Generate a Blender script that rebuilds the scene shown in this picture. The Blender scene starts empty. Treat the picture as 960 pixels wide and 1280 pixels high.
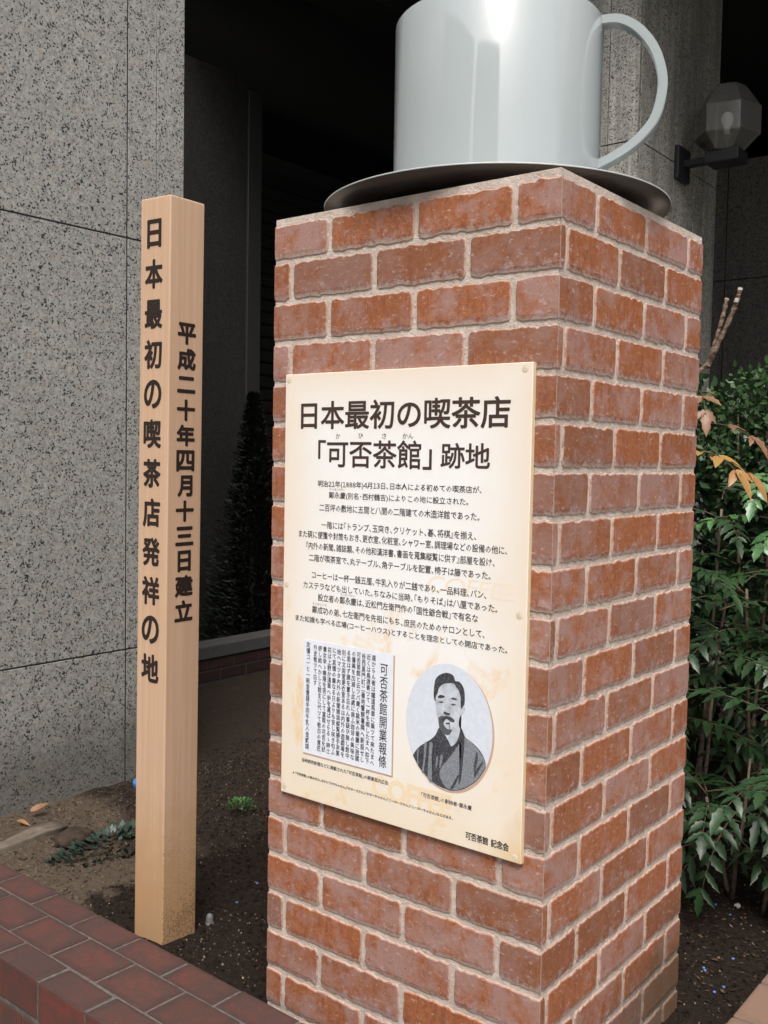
import bpy, bmesh, math, random
from mathutils import Vector, Matrix, noise
random.seed(7)
R = math.radians
sc = bpy.context.scene
col = sc.collection

# ---------------------------------------------------------------- camera
right = Vector((0.78391, 0.62062, 0.01765)); fwd = Vector((-0.61905, 0.78347, -0.05438))
right.normalize(); up = right.cross(fwd).normalized(); fwd = up.cross(right).normalized()
cam_d = bpy.data.cameras.new("camera"); cam = bpy.data.objects.new("camera", cam_d); col.objects.link(cam)
m = Matrix((right, up, -fwd)).transposed().to_4x4(); m.translation = Vector((0.9417, -1.7211, 1.419))
cam.matrix_world = m
cam_d.sensor_fit = 'VERTICAL'; cam_d.sensor_height = 36; cam_d.lens = 36 * 1238.65 / 1280
cam_d.clip_start = .05; cam_d.clip_end = 400
sc.camera = cam

# ---------------------------------------------------------------- light: bright overcast day
SUN_EL, SUN_AZ = 58, 146            # azimuth of the brightest sky, degrees clockwise from +Y
world = bpy.data.worlds.new("World"); sc.world = world; world.use_nodes = True
wn = world.node_tree; bg = wn.nodes["Background"]
sky = wn.nodes.new("ShaderNodeTexSky"); sky.sky_type = 'NISHITA'; sky.sun_disc = False
sky.sun_elevation = R(SUN_EL); sky.sun_rotation = R(SUN_AZ); sky.dust_density = 5; sky.air_density = 1.2; sky.ozone_density = 1
hsv = wn.nodes.new("ShaderNodeHueSaturation"); hsv.inputs["Saturation"].default_value = .45
wn.links.new(sky.outputs[0], hsv.inputs["Color"]); wn.links.new(hsv.outputs[0], bg.inputs[0]); bg.inputs[1].default_value = .15
sd = bpy.data.lights.new("sun", 'SUN'); sd.energy = 1.5; sd.angle = R(24); sd.color = (1, .975, .94)
so = bpy.data.objects.new("sun", sd); col.objects.link(so)
d = Vector((math.sin(R(SUN_AZ)) * math.cos(R(SUN_EL)), math.cos(R(SUN_AZ)) * math.cos(R(SUN_EL)), math.sin(R(SUN_EL))))
so.rotation_euler = d.to_track_quat('Z', 'Y').to_euler(); so.location = (0, -5, 12)
vs = sc.view_settings; vs.view_transform = 'Standard'; vs.look = 'None'; vs.gamma = 1; vs.exposure = 0.85

# ---------------------------------------------------------------- helpers
def link(o, parent=None):
    col.objects.link(o)
    if parent is not None: o.parent = parent
    return o
def tag(o, label=None, cat=None, group=None, kind=None):
    if label: o["label"] = label
    if cat: o["category"] = cat
    if group: o["group"] = group
    if kind: o["kind"] = kind
    return o
def empty(name, loc=(0, 0, 0), rz=0):
    o = bpy.data.objects.new(name, None); col.objects.link(o); o.location = loc; o.rotation_euler.z = rz
    o.empty_display_size = .1
    return o
def mobj(name, verts, faces, mat, parent=None, smooth=False):
    me = bpy.data.meshes.new(name); me.from_pydata([tuple(v) for v in verts], [], faces)
    me.materials.append(mat); me.update()
    if smooth: me.polygons.foreach_set("use_smooth", [True] * len(me.polygons))
    return link(bpy.data.objects.new(name, me), parent)
def bobj(name, bm, mat, parent=None, smooth=False):
    me = bpy.data.meshes.new(name); bm.to_mesh(me); bm.free(); me.materials.append(mat)
    if smooth: me.polygons.foreach_set("use_smooth", [True] * len(me.polygons))
    return link(bpy.data.objects.new(name, me), parent)
def box_bm(x0, x1, y0, y1, z0, z1, bev=0, seg=1, jit=0, rnd=None):
    bm = bmesh.new(); bmesh.ops.create_cube(bm, size=1)
    for v in bm.verts:
        v.co = Vector((x0 + (v.co.x + .5) * (x1 - x0), y0 + (v.co.y + .5) * (y1 - y0), z0 + (v.co.z + .5) * (z1 - z0)))
    if bev: bmesh.ops.bevel(bm, geom=bm.edges[:], offset=bev, segments=seg, affect='EDGES', profile=.6)
    if jit:
        for v in bm.verts: v.co += Vector([(rnd or random).uniform(-jit, jit) for _ in range(3)])
    return bm
def box(name, mat, parent, *a, **k):
    return bobj(name, box_bm(*a, **k), mat, parent)
def tube(pts, rads, n=8, cap=True):
    vs_, fs = [], []
    for i, p in enumerate(pts):
        p = Vector(p); a = Vector(pts[max(0, i - 1)]); b = Vector(pts[min(len(pts) - 1, i + 1)])
        t = (b - a).normalized(); q = t.to_track_quat('Z', 'Y')
        for k in range(n):
            an = 2 * math.pi * k / n
            vs_.append(p + q @ Vector((math.cos(an), math.sin(an), 0)) * rads[i])
    for i in range(len(pts) - 1):
        for k in range(n):
            a, b = i * n + k, i * n + (k + 1) % n
            fs.append((a, b, b + n, a + n))
    if cap:
        fs.append(tuple(range(n))[::-1]); fs.append(tuple((len(pts) - 1) * n + k for k in range(n)))
    return vs_, fs
def lathe(prof, n=96, cx=0, cy=0):
    vs_, fs = [], []
    for r, z in prof:
        for k in range(n):
            a = 2 * math.pi * k / n; vs_.append((cx + r * math.cos(a), cy + r * math.sin(a), z))
    for i in range(len(prof) - 1):
        for k in range(n):
            a, b = i * n + k, i * n + (k + 1) % n
            fs.append((a, b, b + n, a + n))
    return vs_, fs

class Mat:
    """small node helper"""
    def __init__(s, name, rough=.7, spec=.4):
        s.m = bpy.data.materials.new(name); s.m.use_nodes = True; s.t = s.m.node_tree; s.b = s.t.nodes["Principled BSDF"]
        s.b.inputs["Roughness"].default_value = rough; s.b.inputs["Specular IOR Level"].default_value = spec
        s.tc = s.t.nodes.new("ShaderNodeTexCoord"); s.out = s.tc.outputs["Object"]
    def n(s, ty, **k):
        o = s.t.nodes.new(ty)
        for a, v in k.items():
            if hasattr(o, a): setattr(o, a, v)
            else: o.inputs[a.replace("_", " ")].default_value = v
        return o
    def l(s, a, b): s.t.links.new(a, b)
    def mapping(s, scale=(1, 1, 1), src=None, rot=(0, 0, 0), rand=0):
        mp = s.n("ShaderNodeMapping"); mp.inputs["Scale"].default_value = scale; mp.inputs["Rotation"].default_value = rot
        s.l(src or s.out, mp.inputs[0])
        if rand:
            oi = s.n("ShaderNodeObjectInfo"); mu = s.n("ShaderNodeMath", operation='MULTIPLY'); mu.inputs[1].default_value = rand
            s.l(oi.outputs["Random"], mu.inputs[0]); cb = s.n("ShaderNodeCombineXYZ")
            for i in range(3): s.l(mu.outputs[0], cb.inputs[i])
            s.l(cb.outputs[0], mp.inputs["Location"])
        return mp.outputs[0]
    def noise(s, scale, detail=4, rough=.6, src=None, dist=0, out=0):
        o = s.n("ShaderNodeTexNoise"); o.inputs["Scale"].default_value = scale; o.inputs["Detail"].default_value = detail
        o.inputs["Roughness"].default_value = rough; o.inputs["Distortion"].default_value = dist
        s.l(src or s.out, o.inputs["Vector"]); return o.outputs[out]
    def ramp(s, src, stops, interp='LINEAR'):
        o = s.n("ShaderNodeValToRGB"); o.color_ramp.interpolation = interp; e = o.color_ramp.elements
        while len(e) < len(stops): e.new(.5)
        for x, (p, c) in zip(e, stops):
            x.position = p; x.color = (c, c, c, 1) if not hasattr(c, '__len__') else (*c[:3], 1)
        s.l(src, o.inputs[0]); return o.outputs[0]
    def mix(s, fac, a, b, mode='MIX'):
        o = s.n("ShaderNodeMix"); o.data_type = 'RGBA'; o.blend_type = mode
        for ix, v in ((0, fac), (6, a), (7, b)):
            if hasattr(v, 'is_linked'): s.l(v, o.inputs[ix])
            elif ix == 0: o.inputs[0].default_value = v
            else: o.inputs[ix].default_value = (*v[:3], 1)
        return o.outputs[2]
    def math(s, op, a, b=None, clamp=False):
        o = s.n("ShaderNodeMath"); o.operation = op; o.use_clamp = clamp
        for i, v in enumerate((a, b)):
            if v is None: continue
            if hasattr(v, 'is_linked'): s.l(v, o.inputs[i])
            else: o.inputs[i].default_value = v
        return o.outputs[0]
    def bump(s, h, strength=.5, dist=.005):
        o = s.n("ShaderNodeBump"); o.inputs["Strength"].default_value = strength; o.inputs["Distance"].default_value = dist
        s.l(h, o.inputs["Height"]); s.l(o.outputs[0], s.b.inputs["Normal"]); return s
    def color(s, c):
        if hasattr(c, 'is_linked'): s.l(c, s.b.inputs["Base Color"])
        else: s.b.inputs["Base Color"].default_value = (*c, 1)
        return s
    def xyz(s, src=None):
        o = s.n("ShaderNodeSeparateXYZ"); s.l(src or s.out, o.inputs[0]); return o.outputs
    def rand(s):
        return s.n("ShaderNodeObjectInfo").outputs["Random"]
    def geo(s):
        s.out = s.n("ShaderNodeNewGeometry").outputs["Position"]; return s

def plain(name, c, rough=.6, spec=.4, var=.0, scale=20, metal=0, bump=0):
    M = Mat(name, rough, spec)
    if var:
        nz = M.noise(scale, 5)
        M.color(M.mix(M.ramp(nz, [(.3, 0), (.7, 1)]), [x * (1 - var) for x in c], [min(1, x * (1 + var)) for x in c]))
        if bump: M.bump(nz, bump, .002)
    else: M.color(c)
    M.b.inputs["Metallic"].default_value = metal
    return M.m

# --- granite
def granite(name, base, dark, warm, k=1.0, streak=0.0, rough=.45):
    M = Mat(name, rough, .35).geo()
    wv = M.noise(60, 3, out=1); mp = M.n("ShaderNodeVectorMath", operation='MULTIPLY_ADD'); M.l(wv, mp.inputs[0])
    mp.inputs[1].default_value = (.010,) * 3; M.l(M.out, mp.inputs[2])
    def vor(scale, src):
        v = M.n("ShaderNodeTexVoronoi"); v.inputs["Scale"].default_value = scale; M.l(src, v.inputs["Vector"]); return v
    v1 = vor(190 * k, mp.outputs[0]); v2 = vor(110 * k, mp.outputs[0])
    r1 = M.xyz(v1.outputs["Color"])[0]; r2 = M.xyz(v2.outputs["Color"])[1]
    cl = M.noise(22, 3)                                     # clusters of dark grain
    thr = M.math('ADD', r1, M.math('MULTIPLY', M.math('SUBTRACT', cl, .5), .8))
    c = M.ramp(r2, [(0, [x * .72 for x in base]), (.35, base), (.62, [x * 1.22 for x in base]), (.8, warm), (.9, [x * 1.1 for x in base])], 'CONSTANT')
    c = M.mix(.2, c, base)
    c = M.mix(M.ramp(M.noise(75, 3, .7), [(.42, 0), (.6, .55)]), c, [x * 1.35 for x in base]); c = M.mix(M.ramp(M.noise(48, 4, .75), [(.52, 0), (.66, .6)]), c, [x * .5 for x in base])
    big = M.noise(3.2, 4); c = M.mix(M.ramp(big, [(.35, 0), (.7, .3)]), c, [x * .75 for x in base])
    c = M.mix(M.ramp(thr, [(.70, 0), (.78, .55)]), c, [x * .48 for x in base])
    c = M.mix(M.ramp(thr, [(.85, 0), (.88, .95)]), c, dark)
    if streak:
        st = M.noise(1, 5, .7, src=M.mapping((9, 9, .7)))
        c = M.mix(M.math('MULTIPLY', M.ramp(st, [(.45, 0), (.62, 1)]), streak), c, [x * .38 for x in base])
        st2 = M.noise(1, 4, .6, src=M.mapping((14, 14, .9), rot=(0, 0, 1)))
        c = M.mix(M.math('MULTIPLY', M.ramp(st2, [(.58, 0), (.7, 1)]), streak * .6), c, [min(1, x * 1.7) for x in base])
    # damp and soil splash near the foot of the stone
    z = M.xyz()[2]; dz = M.math('ADD', z, M.math('MULTIPLY', M.noise(5, 4), -.35))
    c = M.mix(M.ramp(dz, [(-.0, .55), (.25, 0)]), c, (.05, .045, .035))
    M.color(c); M.bump(M.noise(400, 2), .12, .001)
    M.l(M.ramp(M.noise(30, 3), [(.3, rough - .08), (.7, rough + .1)]), M.b.inputs["Roughness"])
    return M.m
M_GRAN = granite("granite", (.305, .302, .280), (.012, .013, .017), (.33, .27, .22), .82)
M_GRAN2 = granite("granite_weathered", (.36, .35, .315), (.014, .014, .015), (.21, .175, .14), 1.0, .55)
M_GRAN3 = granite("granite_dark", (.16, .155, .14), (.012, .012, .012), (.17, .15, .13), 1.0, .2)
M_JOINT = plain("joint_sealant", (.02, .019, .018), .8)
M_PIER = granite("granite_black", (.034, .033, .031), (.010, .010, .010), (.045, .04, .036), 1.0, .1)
M_DARK = plain("passage_shade_dark", (.018, .018, .018), .75, .2)  # near-black colour puts the passage's shade into its walls and soffit
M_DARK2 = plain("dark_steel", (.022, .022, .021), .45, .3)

# --- printed/pressed brick of the pillar
def brick_mat():
    M = Mat("weathered_brick", .62, .3)
    p = M.mapping(rand=37.0)
    big = M.noise(15, 4, .6, p, .25); fine = M.noise(130, 5, .75, p); vert = M.noise(1, 5, .7, M.mapping((75, 75, 19), rand=11.0)); mid = M.noise(48, 5, .75, p)
    rn = M.rand()
    c = M.mix(M.ramp(fine, [(.3, 0), (.72, 1)]), (.25, .078, .030), (.40, .155, .070))
    c = M.mix(M.ramp(vert, [(.46, 0), (.68, .7)]), c, (.21, .062, .030))
    bias = M.math('ADD', M.math('ADD', big, M.math('MULTIPLY', M.math('SUBTRACT', mid, .5), .55)), M.math('MULTIPLY', M.math('SUBTRACT', rn, .5), .26))
    c = M.mix(M.math('MULTIPLY', M.ramp(bias, [(.42, 0), (.66, 1)]), .80), c, (.35, .220, .195))
    r2 = M.math('FRACT', M.math('MULTIPLY', rn, 7.31)); c = M.mix(M.math('MULTIPLY', M.ramp(r2, [(.45, 0), (1, 1)]), .55), c, (.17, .070, .038))
    soot = M.noise(26, 5, .75, p); c = M.mix(M.ramp(soot, [(.56, 0), (.72, .5)]), c, (.13, .075, .055))
    # lime wash catching the lower half and the ends
    sp = M.n("ShaderNodeTexCoord"); g = M.xyz(sp.outputs["Generated"])
    low = M.math('SUBTRACT', .62, g[2]); lw = M.math('ADD', M.math('MULTIPLY', low, .5), M.math('MULTIPLY', M.math('SUBTRACT', M.noise(38, 6, .75, p, .1), .5), 1.6))
    c = M.mix(M.math('MULTIPLY', M.ramp(lw, [(.22, 0), (.48, 1)]), .62), c, (.43, .35, .36))
    sm = M.noise(60, 6, .8, M.mapping((1, 1, 1.9), rand=5.0), .2)
    c = M.mix(M.math('MULTIPLY', M.ramp(sm, [(.58, 0), (.64, 1)]), .6), c, (.54, .43, .38))
    pit = M.noise(150, 3, .7, p); c = M.mix(M.ramp(pit, [(.30, .8), (.36, 0)]), c, (.10, .045, .03))
    at = M.n("ShaderNodeAttribute", attribute_name="edge")   # mortar smeared over the arris
    ed = M.math('ADD', at.outputs["Fac"], M.math('MULTIPLY', M.math('SUBTRACT', M.noise(110, 4, .7, p), .5), 1.3))
    c = M.mix(M.ramp(ed, [(.62, 0), (.92, .8)]), c, (.44, .34, .285))
    # splashed earth on the lowest courses
    gz = M.xyz(M.n("ShaderNodeNewGeometry").outputs["Position"])
    dz = M.math('ADD', gz[2], M.math('MULTIPLY', M.noise(9, 4), -.28))
    dm = M.math('MULTIPLY', M.ramp(dz, [(-.05, 1), (.14, 0)]), M.ramp(gz[1], [(.25, 0), (.6, .75)]))
    c = M.mix(dm, c, (.105, .075, .045))
    M.color(c)
    h = M.math('ADD', M.math('MULTIPLY', fine, .6), M.math('MULTIPLY', sm, .5)); M.bump(h, .5, .0022)
    return M.m
M_BRICK = brick_mat()
def mortar_mat():
    M = Mat("lime_mortar", .8, .2).geo()
    a = M.noise(18, 5); b = M.noise(140, 5, .75)
    c = M.mix(M.ramp(a, [(.3, 0), (.7, 1)]), (.48, .39, .325), (.68, .59, .52))
    c = M.mix(M.ramp(b, [(.33, .8), (.44, 0)]), c, (.32, .23, .19)); c = M.mix(M.ramp(M.noise(48, 5, .8), [(.55, 0), (.68, .6)]), c, (.46, .37, .32))
    dz = M.math('ADD', M.xyz()[2], M.math('MULTIPLY', M.noise(9, 4), -.28))
    c = M.mix(M.math('MULTIPLY', M.ramp(dz, [(-.05, 1), (.14, 0)]), M.ramp(M.xyz()[1], [(.25, 0), (.6, .8)])), c, (.14, .10, .06))
    M.color(c).bump(M.math('ADD', b, M.noise(42, 4, .7)), .9, .005); return M.m
M_MORTAR = mortar_mat()

def kerb_mat(name, a, b, dirt):
    M = Mat(name, .6, .35)
    p = M.mapping(rand=29.0); rn = M.rand()
    c = M.mix(rn, a, b)
    c = M.mix(M.math('MULTIPLY', M.ramp(M.noise(14, 5, .6, p), [(.36, 0), (.62, 1)]), .75), c, dirt)
    g = M.xyz(M.n("ShaderNodeTexCoord").outputs["Generated"])
    def edge(v): return M.math('ABSOLUTE', M.math('SUBTRACT', v, .5))
    e = M.math('MAXIMUM', edge(g[0]), edge(g[1])); e = M.math('ADD', e, M.math('MULTIPLY', M.math('SUBTRACT', M.noise(30, 4, .7, p), .5), .25))
    nz = M.xyz(M.n("ShaderNodeNewGeometry").outputs["Normal"])[2]
    c = M.mix(M.math('MULTIPLY', M.ramp(e, [(.34, 0), (.47, .95)]), M.ramp(nz, [(.3, .3), (.8, 1)])), c, [x * .4 for x in dirt])
    c = M.mix(M.math('MULTIPLY', M.ramp(nz, [(.4, 0), (.85, .95)]), M.ramp(M.noise(45, 4, .7, p), [(.3, .6), (.7, 1)])), c, dirt)
    sp = M.noise(260, 2, .5, p); c = M.mix(M.ramp(sp, [(.70, 0), (.74, .6)]), c, (.30, .24, .20))
    M.color(c).bump(M.noise(190, 4, .7, p), .35, .002); return M.m
M_KERB = kerb_mat("red_kerb_brick", (.23, .048, .030), (.13, .030, .024), (.058, .036, .032))
M_KERB2 = kerb_mat("pink_kerb_brick", (.30, .14, .10), (.24, .11, .08), (.20, .13, .095))
M_KERB3 = kerb_mat("dark_kerb_brick", (.060, .022, .018), (.040, .018, .015), (.020, .014, .013))  # rear kerb brick and mortar, in darker tones
M_KMORT2 = plain("dark_kerb_mortar", (.035, .032, .030), .85)
M_KMORT = plain("kerb_mortar", (.105, .096, .085), .85, .2, .35, 60, bump=.5)

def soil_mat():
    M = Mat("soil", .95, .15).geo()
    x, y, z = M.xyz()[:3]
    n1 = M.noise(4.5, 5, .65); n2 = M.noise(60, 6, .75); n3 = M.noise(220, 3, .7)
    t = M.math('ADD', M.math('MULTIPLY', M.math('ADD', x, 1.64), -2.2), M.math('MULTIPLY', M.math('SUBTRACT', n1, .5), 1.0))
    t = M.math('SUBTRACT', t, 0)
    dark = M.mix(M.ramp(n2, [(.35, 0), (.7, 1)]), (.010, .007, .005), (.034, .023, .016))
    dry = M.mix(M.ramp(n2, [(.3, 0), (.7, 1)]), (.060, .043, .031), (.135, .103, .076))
    dry = M.mix(M.ramp(M.math('ADD', y, M.math('MULTIPLY', n1, .6)), [(.75, 0), (1.35, .9)]) , dry, dark); c = M.mix(M.ramp(t, [(-.06, 0), (.10, 1)]), dark, dry)  # dry soil fades to dark toward the back, shade put into the colour
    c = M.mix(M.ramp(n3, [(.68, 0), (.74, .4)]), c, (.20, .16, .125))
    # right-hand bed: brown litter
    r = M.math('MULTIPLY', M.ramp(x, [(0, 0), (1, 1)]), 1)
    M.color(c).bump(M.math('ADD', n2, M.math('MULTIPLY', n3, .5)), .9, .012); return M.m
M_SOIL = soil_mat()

# ---------------------------------------------------------------- setting: ground
def grid(name, x0, x1, y0, y1, nx, ny, zf, mat, kind='structure'):
    v = [(x0 + (x1 - x0) * i / nx, y0 + (y1 - y0) * j / ny, 0) for j in range(ny + 1) for i in range(nx + 1)]
    v = [(a, b, zf(a, b)) for a, b, _ in v]
    f = [(j * (nx + 1) + i, j * (nx + 1) + i + 1, (j + 1) * (nx + 1) + i + 1, (j + 1) * (nx + 1) + i) for j in range(ny) for i in range(nx)]
    o = mobj(name, v, f, mat, None, True); o["kind"] = kind; return o
def ss(a, b, t):
    t = max(0, min(1, (t - a) / (b - a))); return t * t * (3 - 2 * t)
def soil_z(x, y):
    n = noise.noise(Vector((x * 3.1, y * 3.1, 0))) * .016 + noise.noise(Vector((x * 11, y * 11, 3))) * .008 + noise.noise(Vector((x * 34, y * 34, 5))) * .004
    z = .004 + n
    z += .036 * math.exp(-((x + 1.25) ** 2 + (y - .05) ** 2) / .09)
    edge = -2.11 - .10 * (y - .3) + noise.noise(Vector((x * 6, y * 6, 9))) * .03
    z += .035 * (1 - ss(edge - .035, edge + .03, x)) * (1 - ss(1.1, 1.5, y))
    z += .065 * ss(1.3, 2.5, y) * (1 - ss(-2.2, -1.5, x))
    return z
M_PAVE = plain("concrete_paving", (.28, .27, .25), .85, .2, .2, 6, bump=.3)
M_ASPH = plain("asphalt", (.045, .045, .045), .9, .2, .3, 40, bump=.4)
grid("pavement", -60, 60, -60, 60, 8, 8, lambda x, y: -.36, M_PAVE)
grid("driveway", -9.8, 9.8, 4.9, 12, 4, 4, lambda x, y: -.20, M_ASPH)
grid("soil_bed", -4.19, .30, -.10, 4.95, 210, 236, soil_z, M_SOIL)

# ---------------------------------------------------------------- brick kerb of the planter
def kerb_wall(name, loc, rz, length, phases, mat, label):
    t = empty(name, loc, rz); tag(t, label, "brick kerb")
    P = .2035
    core = box("mortar_bed", M_KMORT, t, 0, length, -.3115, -.0035, -.34, .0925)
    rows = [(-.092, 0.0), (-.219, -.098), (-.315, -.225)]
    cache = {}
    def br(key, *dims, bev=.006, n=3):
        if key not in cache:
            cache[key] = []
            for q in range(n):
                bm = box_bm(*dims, bev=bev, seg=2, jit=.0006, rnd=random)
                me = bpy.data.meshes.new("brick"); bm.to_mesh(me); bm.free(); me.materials.append(mat); cache[key].append(me)
        return random.choice(cache[key])
    for ri, (ya, yb) in enumerate(rows):
        x = phases[ri] - P * 30
        while x < length - .02:
            a, b = max(x + .004, .004), min(x + P - .004, length - .002)
            if b - a > .03:
                z0 = .055 if ri < 2 else -.008
                key = (ri, round(b - a, 4)); bv = .004 if ri < 2 else .007
                o = bpy.data.objects.new("brick", br(key, 0, b - a, 0, yb - ya, z0, .096, bev=bv)); link(o, t)
                o.location = (a, ya + random.uniform(-.001, .001), random.uniform(-.0015, .0005)); o.rotation_euler = (random.uniform(-.006, .006), random.uniform(-.006, .006), random.uniform(-.004, .004))
            x += P
    for c in range(3):
        zt = -.020 - c * .075; x = phases[2] - P * 30 + (P * .5 if c % 2 == 0 else 0) + .03
        while x < length - .02:
            a, b = max(x + .0045, .004), min(x + P - .0045, length - .002)
            if b - a > .03:
                o = bpy.data.objects.new("brick", br(("c", round(b - a, 4)), 0, b - a, 0, .09, 0, .064, bev=.003)); link(o, t)
                o.location = (a, -.3145, zt - .064)
            x += P
    return t
a = -R(1.5)
# local x origin at world x=-2.45
kx0 = -2.445; ky0 = -.020 + (-kx0 - 1.958) * .026
kerb_wall("planter_kerb", (kx0, ky0, 0), a, 2.62, [(-1.207 - kx0) % .2035, (-1.305 - kx0) % .2035, (-1.21 - kx0) % .2035], M_KERB, "dark red brick kerb in front of the wooden post and brick pillar")
kerb_wall("planter_kerb", (.182, -.09, 0), R(90), 4.6, [(.624 + .09) % .2035, (.72 + .09) % .2035, (.624 + .09) % .2035], M_KERB2, "paler pinkish brick kerb edging the bed at the lower right corner")
kerbs = [o for o in col.objects if o.name.startswith("planter_kerb")]

# ---------------------------------------------------------------- granite wall on the left
def clad(name, label, panels, core, mat, cat="wall"):
    t = empty(name, (core[0], core[2], 0)); tag(t, label, cat)
    box("backing", M_JOINT, t, core[0] - core[0], core[1] - core[0], core[2] - core[2], core[3] - core[2], core[4], core[5])
    for (x0, x1, y0, y1, z0, z1) in panels:
        box("stone_panel", mat, t, x0 - core[0], x1 - core[0], y0 - core[2], y1 - core[2], z0, z1, bev=.0012)
    return t
wx = -2.454; ps = []
zs = [-.3, .598, 2.302, 4.01, 5.7]
for z0, z1 in zip(zs, zs[1:]):
    for y0, y1, g in ((-2.75, -1.55, .005), (-1.55, -.35, .005), (-.35, .847, .005), (.847, .994, .0015), (.994, 1.140, .0015)):
        last = y1 == 1.140
        ps.append((wx - .03, wx, y0 + g, y1 if last else y1 - g, z0 + .0035, z1 - .0035))
    ps.append((-3.4, wx - .033, 1.110, 1.140, z0 + .003, z1 - .003))
clad("granite_wall", "speckled grey granite wall on the left behind the wooden post", ps, (-3.4, wx - .002, -2.7, 1.125, -.3, 5.72), M_GRAN)

# granite column behind the cup
ps = []; cx0, cx1, cy0, cy1 = -2.35, -1.30, 3.18, 4.29
zs = [-.3, 1.39, 3.092, 4.8]
for z0, z1 in zip(zs, zs[1:]):
    for y0, y1 in ((cy0 + .03, 3.97), (3.97, 4.13), (4.13, cy1)):
        ps.append((cx1 - .03, cx1, y0 + .002, y1 - .002, z0 + .003, z1 - .003))
    for x0, x1 in ((cx0, -1.47), (-1.47, cx1)):
        ps.append((x0 + .002, x1 - (.002 if x1 < -1.4 else 0), cy0, cy0 + .028, z0 + .003, z1 - .003))
    ps.append((cx0, cx0 + .03, cy0 + .032, cy1 - .03, z0 + .003, z1 - .003))
    ps.append((cx0, cx1, cy1 + .001, cy1 + .03, z0 + .003, z1 - .003))
clad("granite_column", "rain streaked grey granite column carrying the wall lamp", ps, (cx0 + .01, cx1 - .005, cy0 + .005, cy1, -.3, 4.8), M_GRAN2, "column")

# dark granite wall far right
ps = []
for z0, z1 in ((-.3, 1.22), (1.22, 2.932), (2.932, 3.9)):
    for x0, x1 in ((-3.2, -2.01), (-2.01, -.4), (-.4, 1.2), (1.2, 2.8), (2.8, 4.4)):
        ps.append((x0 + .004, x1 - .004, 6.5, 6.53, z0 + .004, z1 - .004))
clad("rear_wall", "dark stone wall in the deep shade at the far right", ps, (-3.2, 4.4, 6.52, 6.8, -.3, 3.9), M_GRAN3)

# covered passage: soffit, side walls, end wall, beams
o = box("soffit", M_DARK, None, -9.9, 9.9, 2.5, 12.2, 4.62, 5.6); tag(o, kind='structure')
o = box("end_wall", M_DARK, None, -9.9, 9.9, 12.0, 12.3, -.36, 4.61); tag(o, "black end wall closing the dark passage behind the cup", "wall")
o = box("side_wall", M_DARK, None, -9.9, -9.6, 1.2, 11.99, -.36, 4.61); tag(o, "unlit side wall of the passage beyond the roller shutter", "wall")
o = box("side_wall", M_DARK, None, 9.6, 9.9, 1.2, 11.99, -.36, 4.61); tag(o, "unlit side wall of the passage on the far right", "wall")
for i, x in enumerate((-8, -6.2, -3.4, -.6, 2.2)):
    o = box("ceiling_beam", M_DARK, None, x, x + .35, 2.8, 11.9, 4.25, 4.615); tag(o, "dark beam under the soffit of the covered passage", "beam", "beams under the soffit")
# building face above the passage and left wing
o = box("building_face", M_GRAN2, None, -9.9, 9.9, 2.5, 3.1, 5.62, 12); tag(o, "stone building face above the covered passage", "building")
# dark pier with steel jamb and roller shutter
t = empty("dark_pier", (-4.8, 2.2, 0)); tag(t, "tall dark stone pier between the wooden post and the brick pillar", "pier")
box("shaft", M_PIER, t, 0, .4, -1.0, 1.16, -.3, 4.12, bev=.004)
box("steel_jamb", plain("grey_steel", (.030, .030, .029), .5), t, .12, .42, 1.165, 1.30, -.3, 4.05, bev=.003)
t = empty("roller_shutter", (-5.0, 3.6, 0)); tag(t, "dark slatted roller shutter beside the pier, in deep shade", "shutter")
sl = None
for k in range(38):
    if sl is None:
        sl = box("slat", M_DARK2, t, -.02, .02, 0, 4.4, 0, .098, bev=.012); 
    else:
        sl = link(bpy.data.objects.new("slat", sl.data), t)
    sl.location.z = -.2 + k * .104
# low coping kerb at the back of the bed
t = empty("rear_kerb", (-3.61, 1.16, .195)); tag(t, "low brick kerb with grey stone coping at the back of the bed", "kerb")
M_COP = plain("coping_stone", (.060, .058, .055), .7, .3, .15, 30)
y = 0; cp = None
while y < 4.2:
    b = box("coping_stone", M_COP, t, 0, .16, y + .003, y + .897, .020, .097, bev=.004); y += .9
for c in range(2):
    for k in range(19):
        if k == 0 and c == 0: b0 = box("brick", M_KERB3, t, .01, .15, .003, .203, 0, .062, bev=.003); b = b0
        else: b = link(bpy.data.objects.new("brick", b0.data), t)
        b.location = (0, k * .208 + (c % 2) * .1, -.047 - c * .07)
box("mortar_bed", M_KMORT2, t, .014, .146, 0, 4.3, -.3, .0195)

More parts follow.
